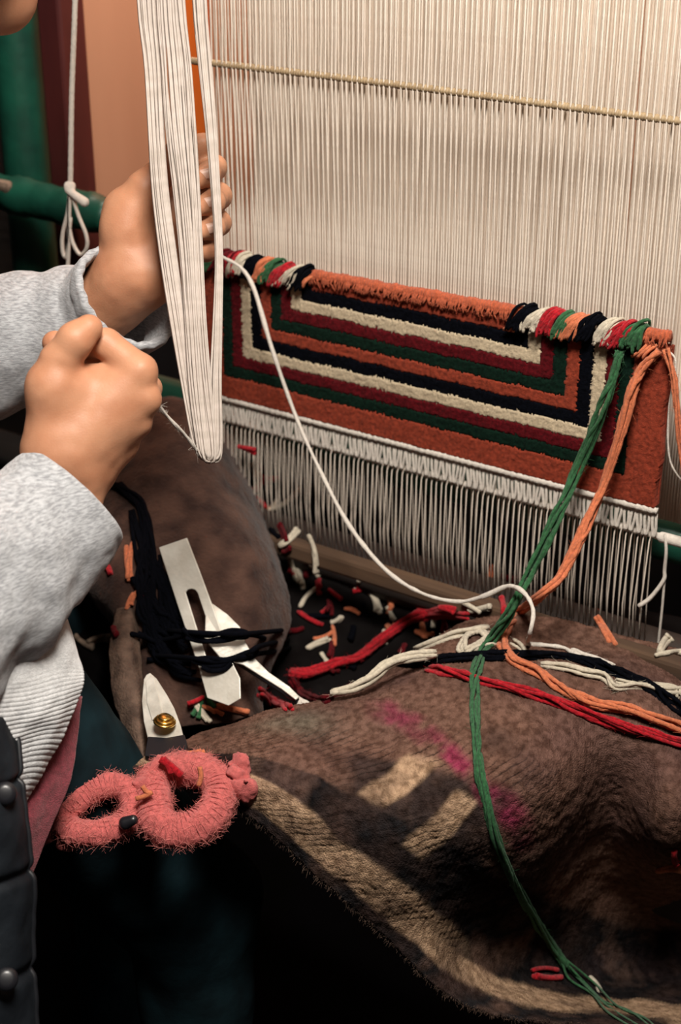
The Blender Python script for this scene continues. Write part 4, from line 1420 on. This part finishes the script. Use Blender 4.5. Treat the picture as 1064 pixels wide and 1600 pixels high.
# ---- crimson shirt
G = px_grid([
    [(-40, 1090, 1.14), (-40, 1180, 1.15), (-40, 1270, 1.155), (-30, 1360, 1.16), (-30, 1420, 1.165)],
    [(50, 1088, 1.175), (45, 1180, 1.175), (35, 1270, 1.172), (28, 1330, 1.175), (20, 1400, 1.18)],
    [(105, 1086, 1.20), (98, 1160, 1.195), (82, 1235, 1.19), (58, 1300, 1.188), (35, 1380, 1.19)],
    [(128, 1088, 1.215), (122, 1150, 1.208), (110, 1225, 1.203), (78, 1300, 1.20), (48, 1370, 1.20)]])
S = surface(G, 40, 60)
S = S + grid_normals(S) * (.0015 * fbm(S, 40, 12))[..., None]
V, F = sheet(S, .003)
obj('shirt_tail', V, F, 'crimson', person, label='crimson knitted shirt tail')
# ---- black quilted vest
G = px_grid([
    [(-260, 1060, 1.03), (-260, 1200, 1.02), (-260, 1350, 1.02), (-260, 1480, 1.03), (-260, 1620, 1.04), (-260, 1760, 1.05)],
    [(-130, 1080, 1.055), (-130, 1200, 1.045), (-130, 1350, 1.045), (-130, 1480, 1.055), (-130, 1620, 1.06), (-130, 1760, 1.07)],
    [(-30, 1105, 1.085), (-25, 1210, 1.078), (-20, 1340, 1.078), (-15, 1470, 1.085), (-12, 1620, 1.09), (-10, 1760, 1.10)],
    [(8, 1115, 1.108), (16, 1215, 1.10), (24, 1340, 1.10), (32, 1470, 1.105), (36, 1620, 1.11), (40, 1760, 1.12)],
    [(21, 1118, 1.13), (32, 1215, 1.122), (46, 1340, 1.122), (54, 1470, 1.127), (58, 1620, 1.13), (62, 1760, 1.14)]])
S = surface(G, 70, 150)
qv = np.linspace(0, 1, 150)
qu = np.linspace(0, 1, 70)
quilt = -.0045 * np.exp(-(((qv * 700 + 60 * (qu[:, None] - 1) + 100) % 160 - 80) / 9) ** 2)
S = S + grid_normals(S) * (quilt + .003 * fbm(S, 22, 17))[..., None]
V, F = sheet(S, .006)
vest = obj('vest', V, F, 'vest', person, label='black quilted vest')
V, F = tube(S[-1] + .0, .0022, 8)
obj('piping', V, F, 'piping', vest)
for (x, y) in ((8, 1240), (10, 1530)):
    c0 = P(x, y, 1.088)
    ax = CAM - c0; ax /= np.linalg.norm(ax)
    V, F = tube([c0 - ax * .004, c0, c0 + ax * .0025, c0 + ax * .0035], [.0085, .0085, .0075, .004], 20)
    obj('snap_button', V, F, 'blackmetal', vest)
V, F = surface_nets(lambda X: np.minimum(ball(X, chest, (.170, .115, .185)), cone(X, chest + np.array([0, 0, -.08]), hipc, .135, .145)) + .004 * fbm(X, 20, 3, 2), np.minimum(chest, hipc) - .22, np.maximum(chest, hipc) + .22, .008)
obj('vest_body', V, F, 'vest', vest)
V, F = surface_nets(lambda X: smin(cone(X, sh_r, sh_l, .068, .068), ball(X, chest, (.162, .106, .178)), .04), np.minimum.reduce([sh_r, sh_l, chest]) - .21, np.maximum.reduce([sh_r, sh_l, chest]) + .21, .008)
obj('jersey_body', V, F, 'jersey', person, label='grey marled jersey under the vest')
# ---- trousers
hr, kr, fr = P(20, 1150, 1.30), P(300, 1420, 1.46), P(330, 1950, 1.62)
fr[2] = .06
hl, kl, fl = P(-120, 900, 1.50), P(170, 1010, 1.70), P(200, 1700, 1.90)
fl[2] = .06
V, F = surface_nets(lambda X: smin(smin(chain(X, [hr, kr, fr], [.078, .06, .05], .03), chain(X, [hl, kl, fl], [.085, .062, .05], .03), .01), cone(X, hr + np.array([-.05, -.05, 0]), hl + np.array([-.05, -.05, 0]), .10, .10), .05) + .006 * fbm(X, 18, 4, 2), np.minimum.reduce([hr, kr, fr, hl, kl, fl]) - .17, np.maximum.reduce([hr, kr, fr, hl, kl, fl]) + .14, .008)
obj('trousers', V, F, 'teal', person, label='dark teal trousers')
